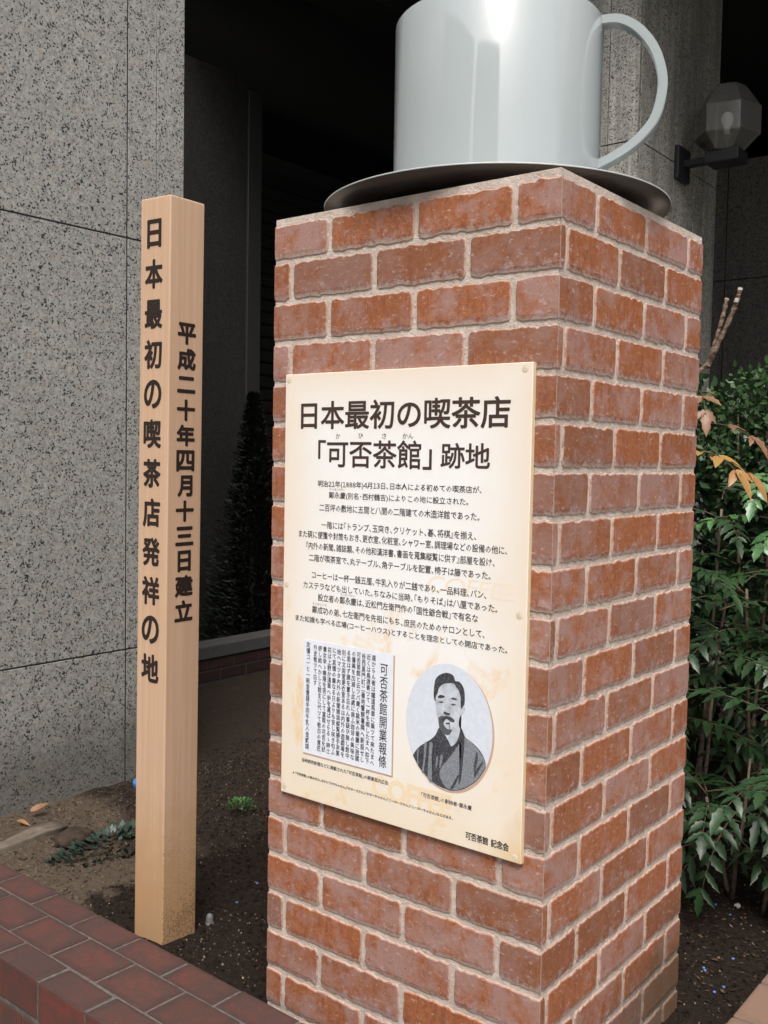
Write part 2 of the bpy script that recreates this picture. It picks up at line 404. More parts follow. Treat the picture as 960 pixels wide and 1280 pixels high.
# ---------------------------------------------------------------- brick pillar
H, WL, WR, P = 1.9824, .7615, .7310, .096
J1 = H - .101
pil = empty("brick_pillar", (0, 0, 0)); tag(pil, "square red brick pillar with pale mortar that carries the giant cup", "pillar")
core = box("mortar_core", M_MORTAR, pil, -WL, 0, 0, WR, -.12, H)
def brick_mesh(w, h, seed, endl=False, endr=False, dep=.0044):
    """brick face in the plane y=-dep, standing proud of the mortar; w along x from 0, h along z from 0"""
    rnd = random.Random(seed); pts = []
    nx = max(4, int(w / .009)); nz = 7
    def jit(a): return rnd.uniform(-a, a)
    off = rnd.random() * 50
    def wob(s): return noise.noise(Vector((s * 55, off, 0))) * .0042 + noise.noise(Vector((s * 190, off, 4))) * .0030
    r = .006
    # four sides, counter-clockwise
    for i in range(nx): pts.append((w * i / nx, wob(i / nx * w), 'b'))
    for i in range(nz): pts.append((w + (0 if endr else wob(1 + h * i / nz) * .6), h * i / nz, 'r'))
    for i in range(nx): pts.append((w - w * i / nx, h + wob(2 + w * i / nx), 't'))
    for i in range(nz): pts.append((0 + (0 if endl else wob(3 + h * i / nz) * .6), h - h * i / nz, 'l'))
    # rounded corners
    out = []
    for (x, z, s) in pts:
        if not endl and x < .003 and (z < .006 or z > h - .006): x += .003; z += .0028 if z < h / 2 else -.0028
        if not endr and x > w - .003 and (z < .006 or z > h - .006): x -= .003; z += .0028 if z < h / 2 else -.0028
        out.append((x, z))
    cxm, czm = w / 2, h / 2
    def inset(x, z, db, dt, dl, dr, k):
        q = z / h; p = x / w
        if q < .5: z2 = z + db * (1 - q) ** 2 * (1 if q < .5 else 0)
        else: z2 = z - dt * q ** 2
        x2 = x
        if p < .5: x2 = x + dl * (1 - 2 * p) ** 6
        else: x2 = x - dr * (2 * p - 1) ** 6
        return x2, z2
    n = len(out); v = []; ed = []
    rb = rnd.uniform(.010, .015)
    for x, z in out: v.append((x, .0015, z)); ed.append(1)
    for x, z in out:
        x2, z2 = inset(x, z, .0012, .0012, 0 if endl else .0012, 0 if endr else .0012, 0); v.append((x2, -dep * .55, z2)); ed.append(.9)
    for x, z in out:
        x2, z2 = inset(x, z, rb + jit(.0015), .004, 0 if endl else .004, 0 if endr else .004, 1); v.append((x2, -dep + jit(.0003), z2)); ed.append(.55)
    for x, z in out:
        wi = min(.014, w * .10); x2, z2 = inset(x, z, .022, .014, wi, wi, 2); v.append((x2, -dep, z2)); ed.append(0)
    f = []
    for ring in range(3):
        for i in range(n):
            a_, b_ = ring * n + i, ring * n + (i + 1) % n
            f.append((a_, b_, b_ + n, a_ + n))
    f.append(tuple(3 * n + i for i in range(n)))
    me = bpy.data.meshes.new("brick"); me.from_pydata(v, [], f); me.materials.append(M_BRICK)
    at = me.attributes.new("edge", 'FLOAT', 'POINT'); at.data.foreach_set("value", ed)
    me.update(); return me
BED, JT = .0118, .0105
def lay(face_len, xs_even, xs_odd, mat_world, lip0, lip1, sd0):
    """bricks on one face; x runs from 0 to face_len in the face's own frame"""
    for r_ in range(0, 22):
        if r_ == 0: z1, z0 = H - .0165, J1 + BED / 2
        else: z1 = J1 - (r_ - 1) * P - BED / 2; z0 = J1 - r_ * P + BED / 2
        js = xs_even if r_ % 2 == 0 else xs_odd
        b = [-1] + list(js) + [99]
        for a_, c_ in zip(b, b[1:]):
            x0 = a_ + JT / 2 if a_ > 0 else -lip0; x1 = c_ - JT / 2 if c_ < 90 else face_len + lip1
            if x1 - x0 < .006: continue
            me = brick_mesh(x1 - x0, z1 - z0, hash((sd0, r_, round(a_, 3))) & 0xffff, a_ < 0, c_ > 90)
            o = bpy.data.objects.new("brick", me); link(o, pil)
            o.matrix_local = mat_world @ Matrix.Translation((x0, 0, z0))
L = .2449
lay(WL, [WL - .588, WL - .343, WL - .098], [WL - .706, WL - .455, WL - .2085], Matrix.Translation((-WL, 0, 0)), 0, .0042, 1)
lay(WR, [.150, .394, .637], [.0255, .262, .508], Matrix.Rotation(R(90), 4, 'Z'), 0, 0, 2)
lay(WL, [.12, .365, .61], [.0255, .262, .508], Matrix.Translation((0, WR, 0)) @ Matrix.Rotation(R(180), 4, 'Z'), 0, 0, 3)
lay(WR, [.150, .394, .637], [.0255, .262, .508], Matrix.Translation((-WL, WR, 0)) @ Matrix.Rotation(R(-90), 4, 'Z'), 0, 0, 4)

# ---------------------------------------------------------------- saucer and giant cup
def paint_mat():
    M = Mat("grey_white_paint", .22, .6)
    n1 = M.noise(3, 4); z = M.xyz()
    c = M.mix(M.ramp(n1, [(.3, 0), (.7, 1)]), (.315, .35, .355), (.345, .375, .38))
    c = M.mix(M.ramp(M.noise(150, 3, .7), [(.70, 0), (.76, .25)]), c, (.33, .30, .26))
    dr = M.noise(1, 5, .6, M.mapping((26, 26, 1.6)))
    c = M.mix(M.ramp(dr, [(.58, 0), (.75, .22)]), c, (.31, .325, .31))
    M.color(c); M.l(M.ramp(M.noise(9, 4), [(.3, .06), (.7, .10)]), M.b.inputs["Roughness"])
    M.bump(M.noise(2.2, 2), .05, .01); return M.m
M_PAINT = paint_mat()
CX, CY = -.380, .366
sa = empty("giant_saucer", (CX, CY, H)); tag(sa, "wide grey metal saucer lying on top of the brick pillar", "saucer")
v, f = lathe([(.0005, .012), (.20, .012), (.235, .016), (.33, .026), (.4135, .0405), (.4158, .0395), (.4150, .0368), (.33, .0205), (.235, .009), (.18, .0032), (.0005, .003)], 160)
def saucer_mat():
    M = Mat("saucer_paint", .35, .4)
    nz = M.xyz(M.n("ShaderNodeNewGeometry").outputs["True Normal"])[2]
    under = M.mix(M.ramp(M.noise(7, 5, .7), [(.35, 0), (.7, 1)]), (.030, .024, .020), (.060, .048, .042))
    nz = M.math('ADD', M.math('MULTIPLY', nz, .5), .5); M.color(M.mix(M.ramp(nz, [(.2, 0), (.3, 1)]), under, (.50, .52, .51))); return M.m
# True Normal z is 0..1 only after clamping, the underside gets a dark brown tone
sdish = mobj("dish", v, f, saucer_mat(), sa, True)
cup = empty("giant_coffee_cup", (CX, CY, H + .0125)); tag(cup, "giant pale grey metal coffee cup standing on the saucer", "cup")
zt = 2.4543 - H - .0125
v, f = lathe([(.0005, 0), (.246, 0), (.2490, .003), (.2490, zt - .002), (.2478, zt), (.2462, zt), (.2450, zt - .002), (.2450, .005), (.0005, .004)], 192)
b = mobj("cup_body", v, f, M_PAINT, cup, True)
me = b.data
mod = b.modifiers.new("split", 'EDGE_SPLIT'); mod.split_angle = R(40)
# D-shaped flat bar handle
prof = [(.240, 2.446), (.287, 2.4435), (.332, 2.416), (.368, 2.367), (.3865, 2.309), (.3865, 2.262), (.372, 2.209), (.336, 2.166), (.292, 2.136), (.240, 2.112)]
def cr(p, n=6):
    out = []
    for i in range(len(p) - 1):
        a0, a1, a2, a3 = p[max(0, i - 1)], p[i], p[i + 1], p[min(len(p) - 1, i + 2)]
        for k in range(n):
            t_ = k / n
            out.append(tuple(.5 * ((2 * a1[j]) + (-a0[j] + a2[j]) * t_ + (2 * a0[j] - 5 * a1[j] + 4 * a2[j] - a3[j]) * t_ ** 2 + (-a0[j] + 3 * a1[j] - 3 * a2[j] + a3[j]) * t_ ** 3) for j in range(len(a1))))
    out.append(p[-1]); return out
pc = cr(prof); v = []; f = []
phi = R(20); dx = Vector((math.cos(phi), math.sin(phi), 0)); dn = Vector((-math.sin(phi), math.cos(phi), 0))
for i, (r_, z_) in enumerate(pc):
    a_ = Vector(pc[max(0, i - 1)]); b_ = Vector(pc[min(len(pc) - 1, i + 1)]); t_ = (b_ - a_).normalized(); n_ = Vector((-t_.y, t_.x))
    for s1, s2 in ((-1, -1), (1, -1), (1, 1), (-1, 1)):
        q = Vector((r_, z_)) + n_ * s1 * .0112
        v.append(dx * q.x + dn * s2 * .017 + Vector((0, 0, q.y - H - .0125)))
for i in range(len(pc) - 1):
    for k in range(4):
        a_, b_ = i * 4 + k, i * 4 + (k + 1) % 4
        f.append((a_, b_, b_ + 4, a_ + 4))
f += [(3, 2, 1, 0), tuple(len(v) - 4 + k for k in range(4))]
hd = mobj("handle", v, f, M_PAINT, cup)
bm = bmesh.new(); bm.from_mesh(hd.data); bmesh.ops.recalc_face_normals(bm, faces=bm.faces)
es = [e for e in bm.edges if len(e.link_faces) == 2 and e.calc_face_angle(0) > R(50)]
bmesh.ops.bevel(bm, geom=es, offset=.0022, segments=2, affect='EDGES'); bm.to_mesh(hd.data); bm.free()
hd.data.polygons.foreach_set("use_smooth", [True] * len(hd.data.polygons)); hd.modifiers.new("split", 'EDGE_SPLIT').split_angle = R(35)

# ---------------------------------------------------------------- lettering
GL = {}
def glyph(ch, res):
    """outline of one character: vertices, faces, advance"""
    if (ch, res) in GL: return GL[(ch, res)]
    cu = bpy.data.curves.new("t", 'FONT'); cu.body = ch; cu.resolution_u = res
    ob = bpy.data.objects.new("t", cu); col.objects.link(ob); bpy.context.view_layer.update()
    me = bpy.data.meshes.new_from_object(ob.evaluated_get(bpy.context.evaluated_depsgraph_get()))
    g = ([(q.co.x, q.co.y) for q in me.vertices], [tuple(p.vertices) for p in me.polygons])
    bpy.data.objects.remove(ob); bpy.data.curves.remove(cu); bpy.data.meshes.remove(me)
    GL[(ch, res)] = g; return g
_k = glyph("国", 2)[0]; EM = (max(q[0] for q in _k) - min(q[0] for q in _k)) / .84; EX0 = min(q[0] for q in _k) - .08 * EM
NARROW = {"、": (0, .52), "。": (0, .52), "「": (.5, .5), "」": (0, .5), "『": (.5, .5), "』": (0, .5), "・": (.25, .5), " ": (0, .5)}
def layout(body, vertical, res):
    V, F, pen = [], [], 0.0
    if not body.isascii(): body = "".join(chr(ord(c_) + 0xFEE0) if c_.isdigit() and ord(c_) < 128 else c_ for c_ in body)
    for ch in body:
        if ch == " ": pen += .42 * EM; continue
        gv, gf = glyph(ch, res); b0 = len(V)
        if vertical: ox, oy = 0, -pen; pen += EM; sx = 1
        elif ord(ch) < 128:
            a_ = min(q[0] for q in gv); b_ = max(q[0] for q in gv); w = (.36 if ch in "()" else .64) * EM if not body.isascii() else (b_ - a_) + .08 * EM
            sx = 1 if body.isascii() else min(1.15, (w * .86) / max(.01, b_ - a_)) if ch != "1" else 1
            ox = pen + (w - (b_ - a_) * sx) / 2 - a_ * sx; oy = 0; pen += w
        else:
            sh, ad = NARROW.get(ch, (0, 1.0)); sx = 1
            if "０" <= ch <= "９":
                a_ = min(q[0] for q in gv); b_ = max(q[0] for q in gv); V += [(q[0] - (a_ + b_) / 2 + pen + .30 * EM, q[1]) for q in gv]; F += [tuple(i + b0 for i in f_) for f_ in gf]; pen += .60 * EM; continue
            ox = pen - EX0 - sh * EM; oy = 0; pen += ad * EM
        V += [(q[0] * sx + ox, q[1] + oy) for q in gv]; F += [tuple(i + b0 for i in f_) for f_ in gf]
    return V, F
def put_text(name, body, parent, mat, frame, x0, x1, z0, z1, vertical=False, res=3, shear=0, bold=0):
    """set the lettering in the box [x0,x1] x [z0,z1] of a face; bold sweeps the outline round a small circle"""
    V, F = layout(body, vertical, res)
    ax, bx, ay, by = min(q[0] for q in V), max(q[0] for q in V), min(q[1] for q in V), max(q[1] for q in V)
    x0 += bold; x1 -= bold; z0 += bold; z1 -= bold
    n = 1 if not bold else 12 if bold > .0015 else 8 if bold > .0008 else 4
    nrm = (frame(0, 1) - frame(0, 0)).cross(frame(1, 0) - frame(0, 0)) * -1; v, f = [], []
    for k in range(n):
        a_ = 2 * math.pi * (k + .5) / n; lift = nrm * (k * .00001)
        for X, Z in V:
            Z = z0 + (Z - ay) / (by - ay) * (z1 - z0) + bold * math.sin(a_); X = x0 + (X - ax) / (bx - ax) * (x1 - x0) + bold * math.cos(a_) + shear * (Z - z0)
            v.append(frame(X, Z) + lift)
        f += [tuple(i + k * len(V) for i in t_) for t_ in F]
    return mobj(name, v, f, mat, parent)

# ---------------------------------------------------------------- information board
bd = empty("information_board", (-.378, 0, 1.11)); tag(bd, "cream information board with Japanese text and an oval portrait screwed to the pillar", "sign")
OX, OZ = -.378, 1.11
BY = -.0135
def fr(lift): return lambda X, Z: Vector((X - OX, BY - lift, Z - OZ))
def board_mat():
    M = Mat("printed_board", .42, .35)
    x, y_, z = M.xyz()[:3]
    ex = M.math('MULTIPLY', M.math('ABSOLUTE', x), 1 / .335); ez = M.math('MULTIPLY', M.math('ABSOLUTE', z), 1 / .503)
    e = M.math('MAXIMUM', M.math('POWER', ex, 3), M.math('POWER', ez, 5))
    e = M.math('ADD', e, M.math('MULTIPLY', M.math('SUBTRACT', M.noise(6, 5), .5), .7))
    c = M.mix(M.ramp(e, [(.1, 0), (.95, 1)]), (.85, .84, .825), (.80, .70, .59))
    low = M.math('ADD', M.math('MULTIPLY', z, -1.0), M.math('MULTIPLY', M.math('SUBTRACT', M.noise(3, 3), .5), .6))
    c = M.mix(M.ramp(low, [(.1, 0), (.5, .7)]), c, (.80, .69, .53))
    st = M.math('MULTIPLY', M.ramp(M.noise(7.5, 6, .65, M.mapping((1, 1, .75)), .6), [(.54, 0), (.68, 1)]), M.ramp(low, [(-.25, 0), (.15, 1)]))
    c = M.mix(M.math('MULTIPLY', st, .85), c, (.80, .52, .22))
    cor = M.math('ADD', M.math('ADD', M.math('MULTIPLY', x, 1.0), M.math('MULTIPLY', z, -1.0)), M.math('MULTIPLY', M.math('SUBTRACT', M.noise(9, 5), .5), .15))
    c = M.mix(M.ramp(cor, [(.72, 0), (.82, .7)]), c, (.66, .42, .15))
    ff = M.noise(320, 3, .7); c = M.mix(M.ramp(ff, [(.55, 0), (.8, .15)]), c, (.6, .5, .36))
    M.color(c); return M.m
M_BOARD = board_mat()
M_INK = plain("brown_ink", (.055, .032, .026), .5); M_INK2 = plain("black_ink", (.035, .03, .03), .5)
box("panel", M_BOARD, bd, -.3335, .3355, BY, -.0046, -.502, .502, bev=.001)
box("edge_trim", plain("board_edge", (.62, .50, .33), .5), bd, .3357, .3378, BY + .001, -.0046, -.501, .501)
lines = [("日本最初の喫茶店", -.6605, -.0905, 1.4825, 1.5475, .0014, M_INK), ("「可否茶館」", -.6047, -.281, 1.3955, 1.4580, .0010, M_INK), ("跡地", -.2585, -.136, 1.3995, 1.4530, .0010, M_INK),
 ("明治21年(1888年)4月13日、日本人による初めての喫茶店が、", -.604, -.1545, 1.3475, 1.365, .00018, M_INK2),
 ("鄭永慶(別名・西村鶴吉)によりこの地に設立された。", -.5695, -.186, 1.322, 1.3395, .00018, M_INK2),
 ("二百坪の敷地に五間と八間の二階建ての木造洋館であった。", -.5985, -.158, 1.2935, 1.311, .00018, M_INK2),
 ("一階には『トランプ、玉突き、クリケット、碁、将棋』を揃え、", -.591, -.165, 1.2535, 1.271, .00018, M_INK2),
 ("また硯に便箋や封筒もおき、更衣室、化粧室、シャワー室、調理場などの設備の他に、", -.663, -.0905, 1.229, 1.2465, .00018, M_INK2),
 ("『内外の新聞、雑誌類、その他和漢洋書、書画を蒐集縦覧に供す』部屋を設け、", -.6385, -.1195, 1.2025, 1.22, .00018, M_INK2),
 ("二階が喫茶室で、丸テーブル、角テーブルを配置、椅子は籐であった。", -.629, -.128, 1.175, 1.1925, .00018, M_INK2),
 ("コーヒーは一杯一銭五厘、牛乳入りが二銭であり、一品料理、パン、", -.619, -.1375, 1.135, 1.1525, .00018, M_INK2),
 ("カステラなども出していた。ちなみに当時、「もりそば」は八厘であった。", -.6455, -.11, 1.1095, 1.127, .00018, M_INK2),
 ("設立者の鄭永慶は、近松門左衛門作の「国性爺合戦」で有名な", -.599, -.156, 1.084, 1.1015, .00018, M_INK2),
 ("鄭成功の弟、七左衛門を先祖にもち、庶民のためのサロンとして、", -.6165, -.1395, 1.0535, 1.071, .00018, M_INK2),
 ("また知識も学べる広場(コーヒーハウス)とすることを理念としての開店であった。", -.670, -.0845, 1.0275, 1.045, .00018, M_INK2),
 ("当時読売新聞などに掲載された「可否茶館」の開業案内広告", -.6435, -.3815, .6945, .7045, .00015, M_INK2),
 ("※「可否茶館」の読み方は、ほかに「かひちゃかん」「かひーさかん」「かひーちゃかん」「こーひーさかん」「こーひーちゃかん」などがある。", -.672, -.2075, .6588, .6660, .00018, M_INK2),
 ("「可否茶館」の創始者・鄭永慶", -.2905, -.161, .690, .7005, .00015, M_INK2), ("可否茶館 記念会", -.1755, -.0700, .6265, .6440, .0005, M_INK2),
 ("か", -.5505, -.538, 1.461, 1.473, 0, M_INK2), ("ひ", -.484, -.4705, 1.461, 1.473, 0, M_INK2), ("さ", -.417, -.4045, 1.461, 1.473, 0, M_INK2), ("かん", -.3595, -.331, 1.461, 1.473, 0, M_INK2),
 ("ていえいけい", -.569, -.523, 1.3425, 1.3475, 0, M_INK2), ("ていえいけい", -.531, -.487, 1.1035, 1.1085, 0, M_INK2), ("ていせいこう", -.6165, -.572, 1.0735, 1.0785, 0, M_INK2)]
for body, x0, x1, z0, z1, off, mt in lines:
    big = z1 - z0 > .03
    o = put_text("title_lettering" if big else "text_line", body, bd, mt, fr(.0004), x0, x1, z0, z1, bold=off, res=4 if big else 1)
# pale orange COFFEE watermarks of the print
M_WM = plain("orange_print", (.84, .73, .60), .45)
put_text("faint_lettering", "COFFEE", bd, M_WM, fr(.0002), -.290, -.071, 1.1375, 1.172, res=4, shear=.25)
put_text("faint_lettering", "COFFEE", bd, plain("orange_print_2", (.83, .67, .46), .45), fr(.0002), -.428, -.212, .660, .711, bold=.0022, res=4, shear=0)
# newspaper clipping
nw = box("newspaper_clipping", plain("white_paper_print", (.76, .79, .86), .5, .3, .04, 60), bd, -.6405 - OX, -.3735 - OX, BY - .0006, BY - .0001, .7185 - OZ, .9895 - OZ)
box("printed_shadow", plain("tan_print", (.50, .34, .24), .5), nw, -.6385 - OX, -.3695 - OX, BY - .0003, BY - .00005, .7145 - OZ, .9865 - OZ)
cols = ["遠からん者は鐵道馬車に乗ツて來たまへ", "近くは鳥渡寄ツて一杯を喫したまへ抑下", "谷西黒門町二番地警察署隣へ新設せし", "可否茶館と云ツパ廣く歐米の華麗に我國", "の優美を加減し此處に商ふ珈琲の美味な", "る思はず腮を置き忘れん事疑ひ無し館中",
 "別に文房室更衣室あるは内外の遊戯場を", "始ヘマツタ内外の新聞雑誌縦覧勝手次第", "にて其價の廉なる只よりも安し咲き匂ふ", "花は上野か淺草へ歩を運ばせらるゝ紳士", "貴女幸ゝ樂隠を苦にして當館の可否を試", "評し給へかしと館主に代ツて敬白の意匠", "外史敬ツて白す"]
nx0, nW, nz1, nH = -.6405, .267, .9895, .271
def ncol(body, cxr, w, ztop, zbot, off):
    off = .00022 if off > .01 else .0003
    put_text("text_column", body, nw, M_INK2, fr(.0009), nx0 + cxr * nW - w / 2, nx0 + cxr * nW + w / 2, nz1 - zbot * nH, nz1 - ztop * nH, bold=off, vertical=True, res=1)
ncol("可否茶館開業報條", .905, .0225, .095, .955, .004)
for i, c_ in enumerate(cols):
    ncol(c_, .795 - i * .0548, .0120, .035, .955 if len(c_) > 10 else .39, .012)
ncol("定價コーヒ一碗金壹錢半同牛乳入金貳錢", .052, .0120, .02, .965, .012)
# oval portrait
M_PW = plain("portrait_ground", (.66, .70, .78), .45, .3, .05, 90)
def ellipse(name, mat, parent, cx_, cz_, rx, rz, lift, n=64):
    return mobj(name, [fr(lift)(cx_ + rx * math.cos(2 * math.pi * k / n), cz_ + rz * math.sin(2 * math.pi * k / n)) for k in range(n)], [tuple(range(n))], mat, parent)
pt = ellipse("portrait_print", M_PW, bd, -.225, .8545, .1105, .1345, .0006)
ellipse("printed_shadow", plain("tan_print_2", (.55, .38, .27), .5), pt, -.2215, .851, .1115, .1355, .0003)
M_PD = Mat("portrait_dark", .5); M_PD.color(M_PD.mix(M_PD.ramp(M_PD.noise(260, 4, .8), [(.42, 0), (.66, 1)]), (.018, .018, .022), (.13, .135, .155))); M_PD = M_PD.m
M_PG = Mat("portrait_grey", .5); M_PG.color(M_PG.mix(M_PG.ramp(M_PG.noise(420, 4, .8), [(.35, 0), (.62, 1)]), (.11, .115, .13), (.31, .33, .37))); M_PG = M_PG.m
M_PF = Mat("portrait_face", .5); M_PF.color(M_PF.mix(M_PF.ramp(M_PF.noise(38, 3, .6), [(.35, 0), (.65, 1)]), (.40, .43, .48), (.60, .64, .71))); M_PF = M_PF.m
M_PM = plain("portrait_mid", (.10, .105, .12), .5)
PG = {
 'hair':[(-35.3, 94.4), (-30.5, 102.4), (-20.5, 109.9), (-7.6, 114.8), (3.9, 114.8), (12.6, 110.2), (16.5, 101.2), (25.6, 101.4), (34.3, 94.5), (39.6, 83.5), (41.2, 67.1), (40.4, 55.1), (36.9, 49.8), (32.8, 44.3), (31.1, 55.9), (30.7, 67.8), (26.1, 81.3), (18.9, 88.5), (13.0, 94.7), (0.2, 93.9), (-11.3, 90.9), (-19.9, 85.5), (-25.5, 77.8), (-28.2, 67.7), (-32.4, 59.7), (-33.0, 49.9), (-36.6, 54.2), (-38.3, 63.6), (-37.8, 78.3)],
 'face':[(-29.6, 67.5), (-27.0, 77.6), (-19.9, 87.1), (-11.3, 92.1), (0.1, 95.1), (14.4, 96.1), (20.3, 88.7), (27.6, 81.5), (31.6, 67.9), (32.1, 49.0), (35.5, 48.4), (39.7, 49.1), (42.5, 47.2), (41.3, 41.0), (37.3, 33.2), (31.7, 29.9), (27.8, 19.6), (28.1, 7.7), (32.6, -1.0), (32.8, -10.5), (20.5, -29.6), (9.3, -39.0), (0.5, -31.1), (3.0, -16.1), (11.3, -3.8), (-0.2, -4.7), (-11.8, -4.4), (-22.1, 0.9), (-25.3, 10.1), (-29.9, 21.4), (-31.7, 33.2), (-33.6, 49.8)],
 'face_shade':[(-25.4, 16.1), (-16.8, 21.3), (-9.5, 20.1), (-12.1, 10.0), (-9.0, 2.1), (-1.7, -3.8), (9.9, -5.2), (3.0, -16.1), (-8.6, -15.9), (-20.4, -7.2), (-23.6, 3.1)],
 'eyebrow':[(-28.0, 60.0), (-21.7, 65.6), (-13.0, 65.8), (-9.1, 63.1), (-14.9, 60.2), (-23.6, 58.3)],
 'eyebrow2':[(5.3, 61.6), (10.9, 65.4), (18.1, 65.0), (22.4, 62.3), (15.3, 60.4)],
 'eye':[(-26.8, 49.3), (-19.1, 52.3), (-11.2, 52.0), (-17.5, 48.4)], 'eye2':[(5.6, 49.9), (12.7, 52.5), (19.8, 51.6), (12.8, 48.5)],
 'nose':[(-12.0, 28.1), (-8.4, 32.4), (-4.0, 30.8), (4.7, 30.3), (3.3, 26.7), (-5.3, 25.7)],
 'moustache':[(-19.5, 13.5), (-13.8, 18.2), (-6.7, 23.1), (2.0, 23.4), (10.6, 21.8), (16.4, 17.6), (15.1, 13.3), (8.0, 13.2), (-0.7, 16.4), (-6.5, 15.4), (-10.7, 9.1), (-16.4, 6.3), (-20.0, 8.6)],
 'lip':[(-6.9, 8.1), (2.3, 10.7), (5.2, 8.8), (-1.9, 5.6)],
 'robe':[(-90.2, -78.4), (-78.5, -61.2), (-63.8, -48.4), (-46.2, -36.4), (-31.8, -22.7), (-21.9, -5.1), (-8.6, -15.9), (3.4, -30.5), (10.8, -38.7), (26.0, -21.3), (32.4, 3.8), (39.7, -4.4), (44.1, -13.1), (62.5, -21.4), (79.4, -32.3), (90.8, -46.5), (96.1, -63.0), (90.2, -77.2), (78.4, -94.2), (62.2, -110.0), (40.2, -124.7), (17.6, -132.2), (3.3, -133.3), (-17.2, -131.6), (-37.9, -125.0), (-59.2, -112.0), (-76.1, -97.3)],
 'lapel':[(44.2, -14.3), (59.7, -20.8), (78.0, -32.5), (89.4, -46.7), (95.1, -63.2), (88.4, -76.7), (75.7, -95.2), (56.7, -112.2), (34.6, -125.0), (23.2, -129.6), (6.0, -130.8), (-7.3, -124.7), (-17.9, -107.5), (-15.4, -90.0), (1.5, -69.5), (18.1, -46.9), (31.8, -25.0), (35.6, -10.0)],
 'fold':[(32.5, 2.6), (41.2, -6.5), (43.0, -22.8), (41.1, -56.6), (38.9, -80.9), (35.4, -108.0), (30.7, -113.9), (31.9, -82.4), (34.8, -53.1), (34.8, -31.6), (28.8, -20.8)],
 'fold2':[(68.4, -84.2), (77.7, -69.2), (86.9, -56.7), (89.7, -58.4), (77.9, -79.8), (70.6, -93.6)],
 'fold3':[(72.0, -43.2), (74.6, -38.0), (77.1, -49.2), (72.8, -73.8), (68.3, -81.8), (68.6, -62.8)],
 'fold4':[(10.3, -128.5), (19.8, -111.4), (28.0, -96.4), (30.9, -98.2), (22.8, -118.0), (15.2, -129.2)],
 'stripe':[(-59.4, -45.1), (-53.5, -42.7), (-55.6, -76.3), (-60.7, -109.1), (-64.4, -107.1), (-60.7, -77.3)],
 'stripe2':[(-46.1, -41.3), (-37.2, -42.0), (-39.3, -73.0), (-38.0, -123.8), (-48.5, -117.0), (-47.6, -74.7)],
 'stripe3':[(-78.5, -63.7), (-73.1, -59.6), (-75.0, -80.3), (-74.0, -96.8), (-77.6, -92.9)],
 'stripe4':[(-27.6, -70.6), (-23.3, -67.3), (-24.3, -84.5), (-28.5, -95.2)], 'stripe5':[(-16.1, -63.4), (-11.8, -60.1), (-11.4, -74.6), (-16.9, -90.3), (-19.1, -83.5)]}
nm = dict(robe=("robe", M_PD), lapel=("lapel", M_PG), face=("face", M_PF), hair=("hair", M_PD), face_shade=("cheek_shading", M_PM), moustache=("moustache", M_PD), eyebrow=("eyebrow", M_PD), eyebrow2=("eyebrow", M_PM),
 eye=("eye", M_PM), eye2=("eye", M_PM), nose=("nose", M_PD), lip=("lip", M_PM), fold=("robe_fold", M_PD), fold2=("robe_fold", M_PD), fold3=("robe_fold", M_PD), fold4=("robe_fold", M_PD), stripe=("robe_stripe", M_PG), stripe2=("robe_stripe", M_PG), stripe3=("robe_stripe", M_PG), stripe4=("robe_stripe", M_PG), stripe5=("robe_stripe", M_PG))
order = ['face', 'robe', 'face_shade', 'hair', 'moustache', 'eyebrow', 'eyebrow2', 'eye', 'eye2', 'nose', 'lip', 'lapel', 'fold', 'fold2', 'fold3', 'fold4', 'stripe', 'stripe2', 'stripe3', 'stripe4', 'stripe5']
for i, k in enumerate(order):
    P_ = PG[k]; F_ = fr(.0008 + i * .00006)
    Q = cr(P_ + [P_[0]], 4)[:-1]
    Q = [(x_ + .35 * noise.noise(Vector((x_ * .9, z_ * .9, i))), z_ + .35 * noise.noise(Vector((x_ * .9, z_ * .9, i + 9)))) for x_, z_ in Q]
    bm = bmesh.new(); vsn = [bm.verts.new(F_(-.225 + x_ / 1000, .8545 + z_ / 1000)) for x_, z_ in Q]; fc = bm.faces.new(vsn); bmesh.ops.triangulate(bm, faces=[fc])
    bobj(nm[k][0], bm, nm[k][1], pt)
# screws
M_SCREW = plain("cream_screw", (.66, .57, .44), .4, .5)
v, f = lathe([(.0001, -.0016), (.0045, -.0016), (.0060, -.0008), (.0064, 0), (.0080, 0), (.0082, -.0004), (.0084, 0)], 20)
v = [(a_, c_, b_) for a_, b_, c_ in v]
scm = None
for x_, z_ in ((-.0602, 1.5985), (-.7005, 1.5985), (-.0592, 1.1095), (-.7010, 1.1125), (-.7015, .6225), (-.0562, .6185)):
    if scm is None: o = mobj("screw", v, f, M_SCREW, bd); scm = o.data
    else: o = link(bpy.data.objects.new("screw", scm), bd)
    o.location = (x_ - OX, BY - .0001, z_ - OZ); o.scale = (.95, .35, .95)

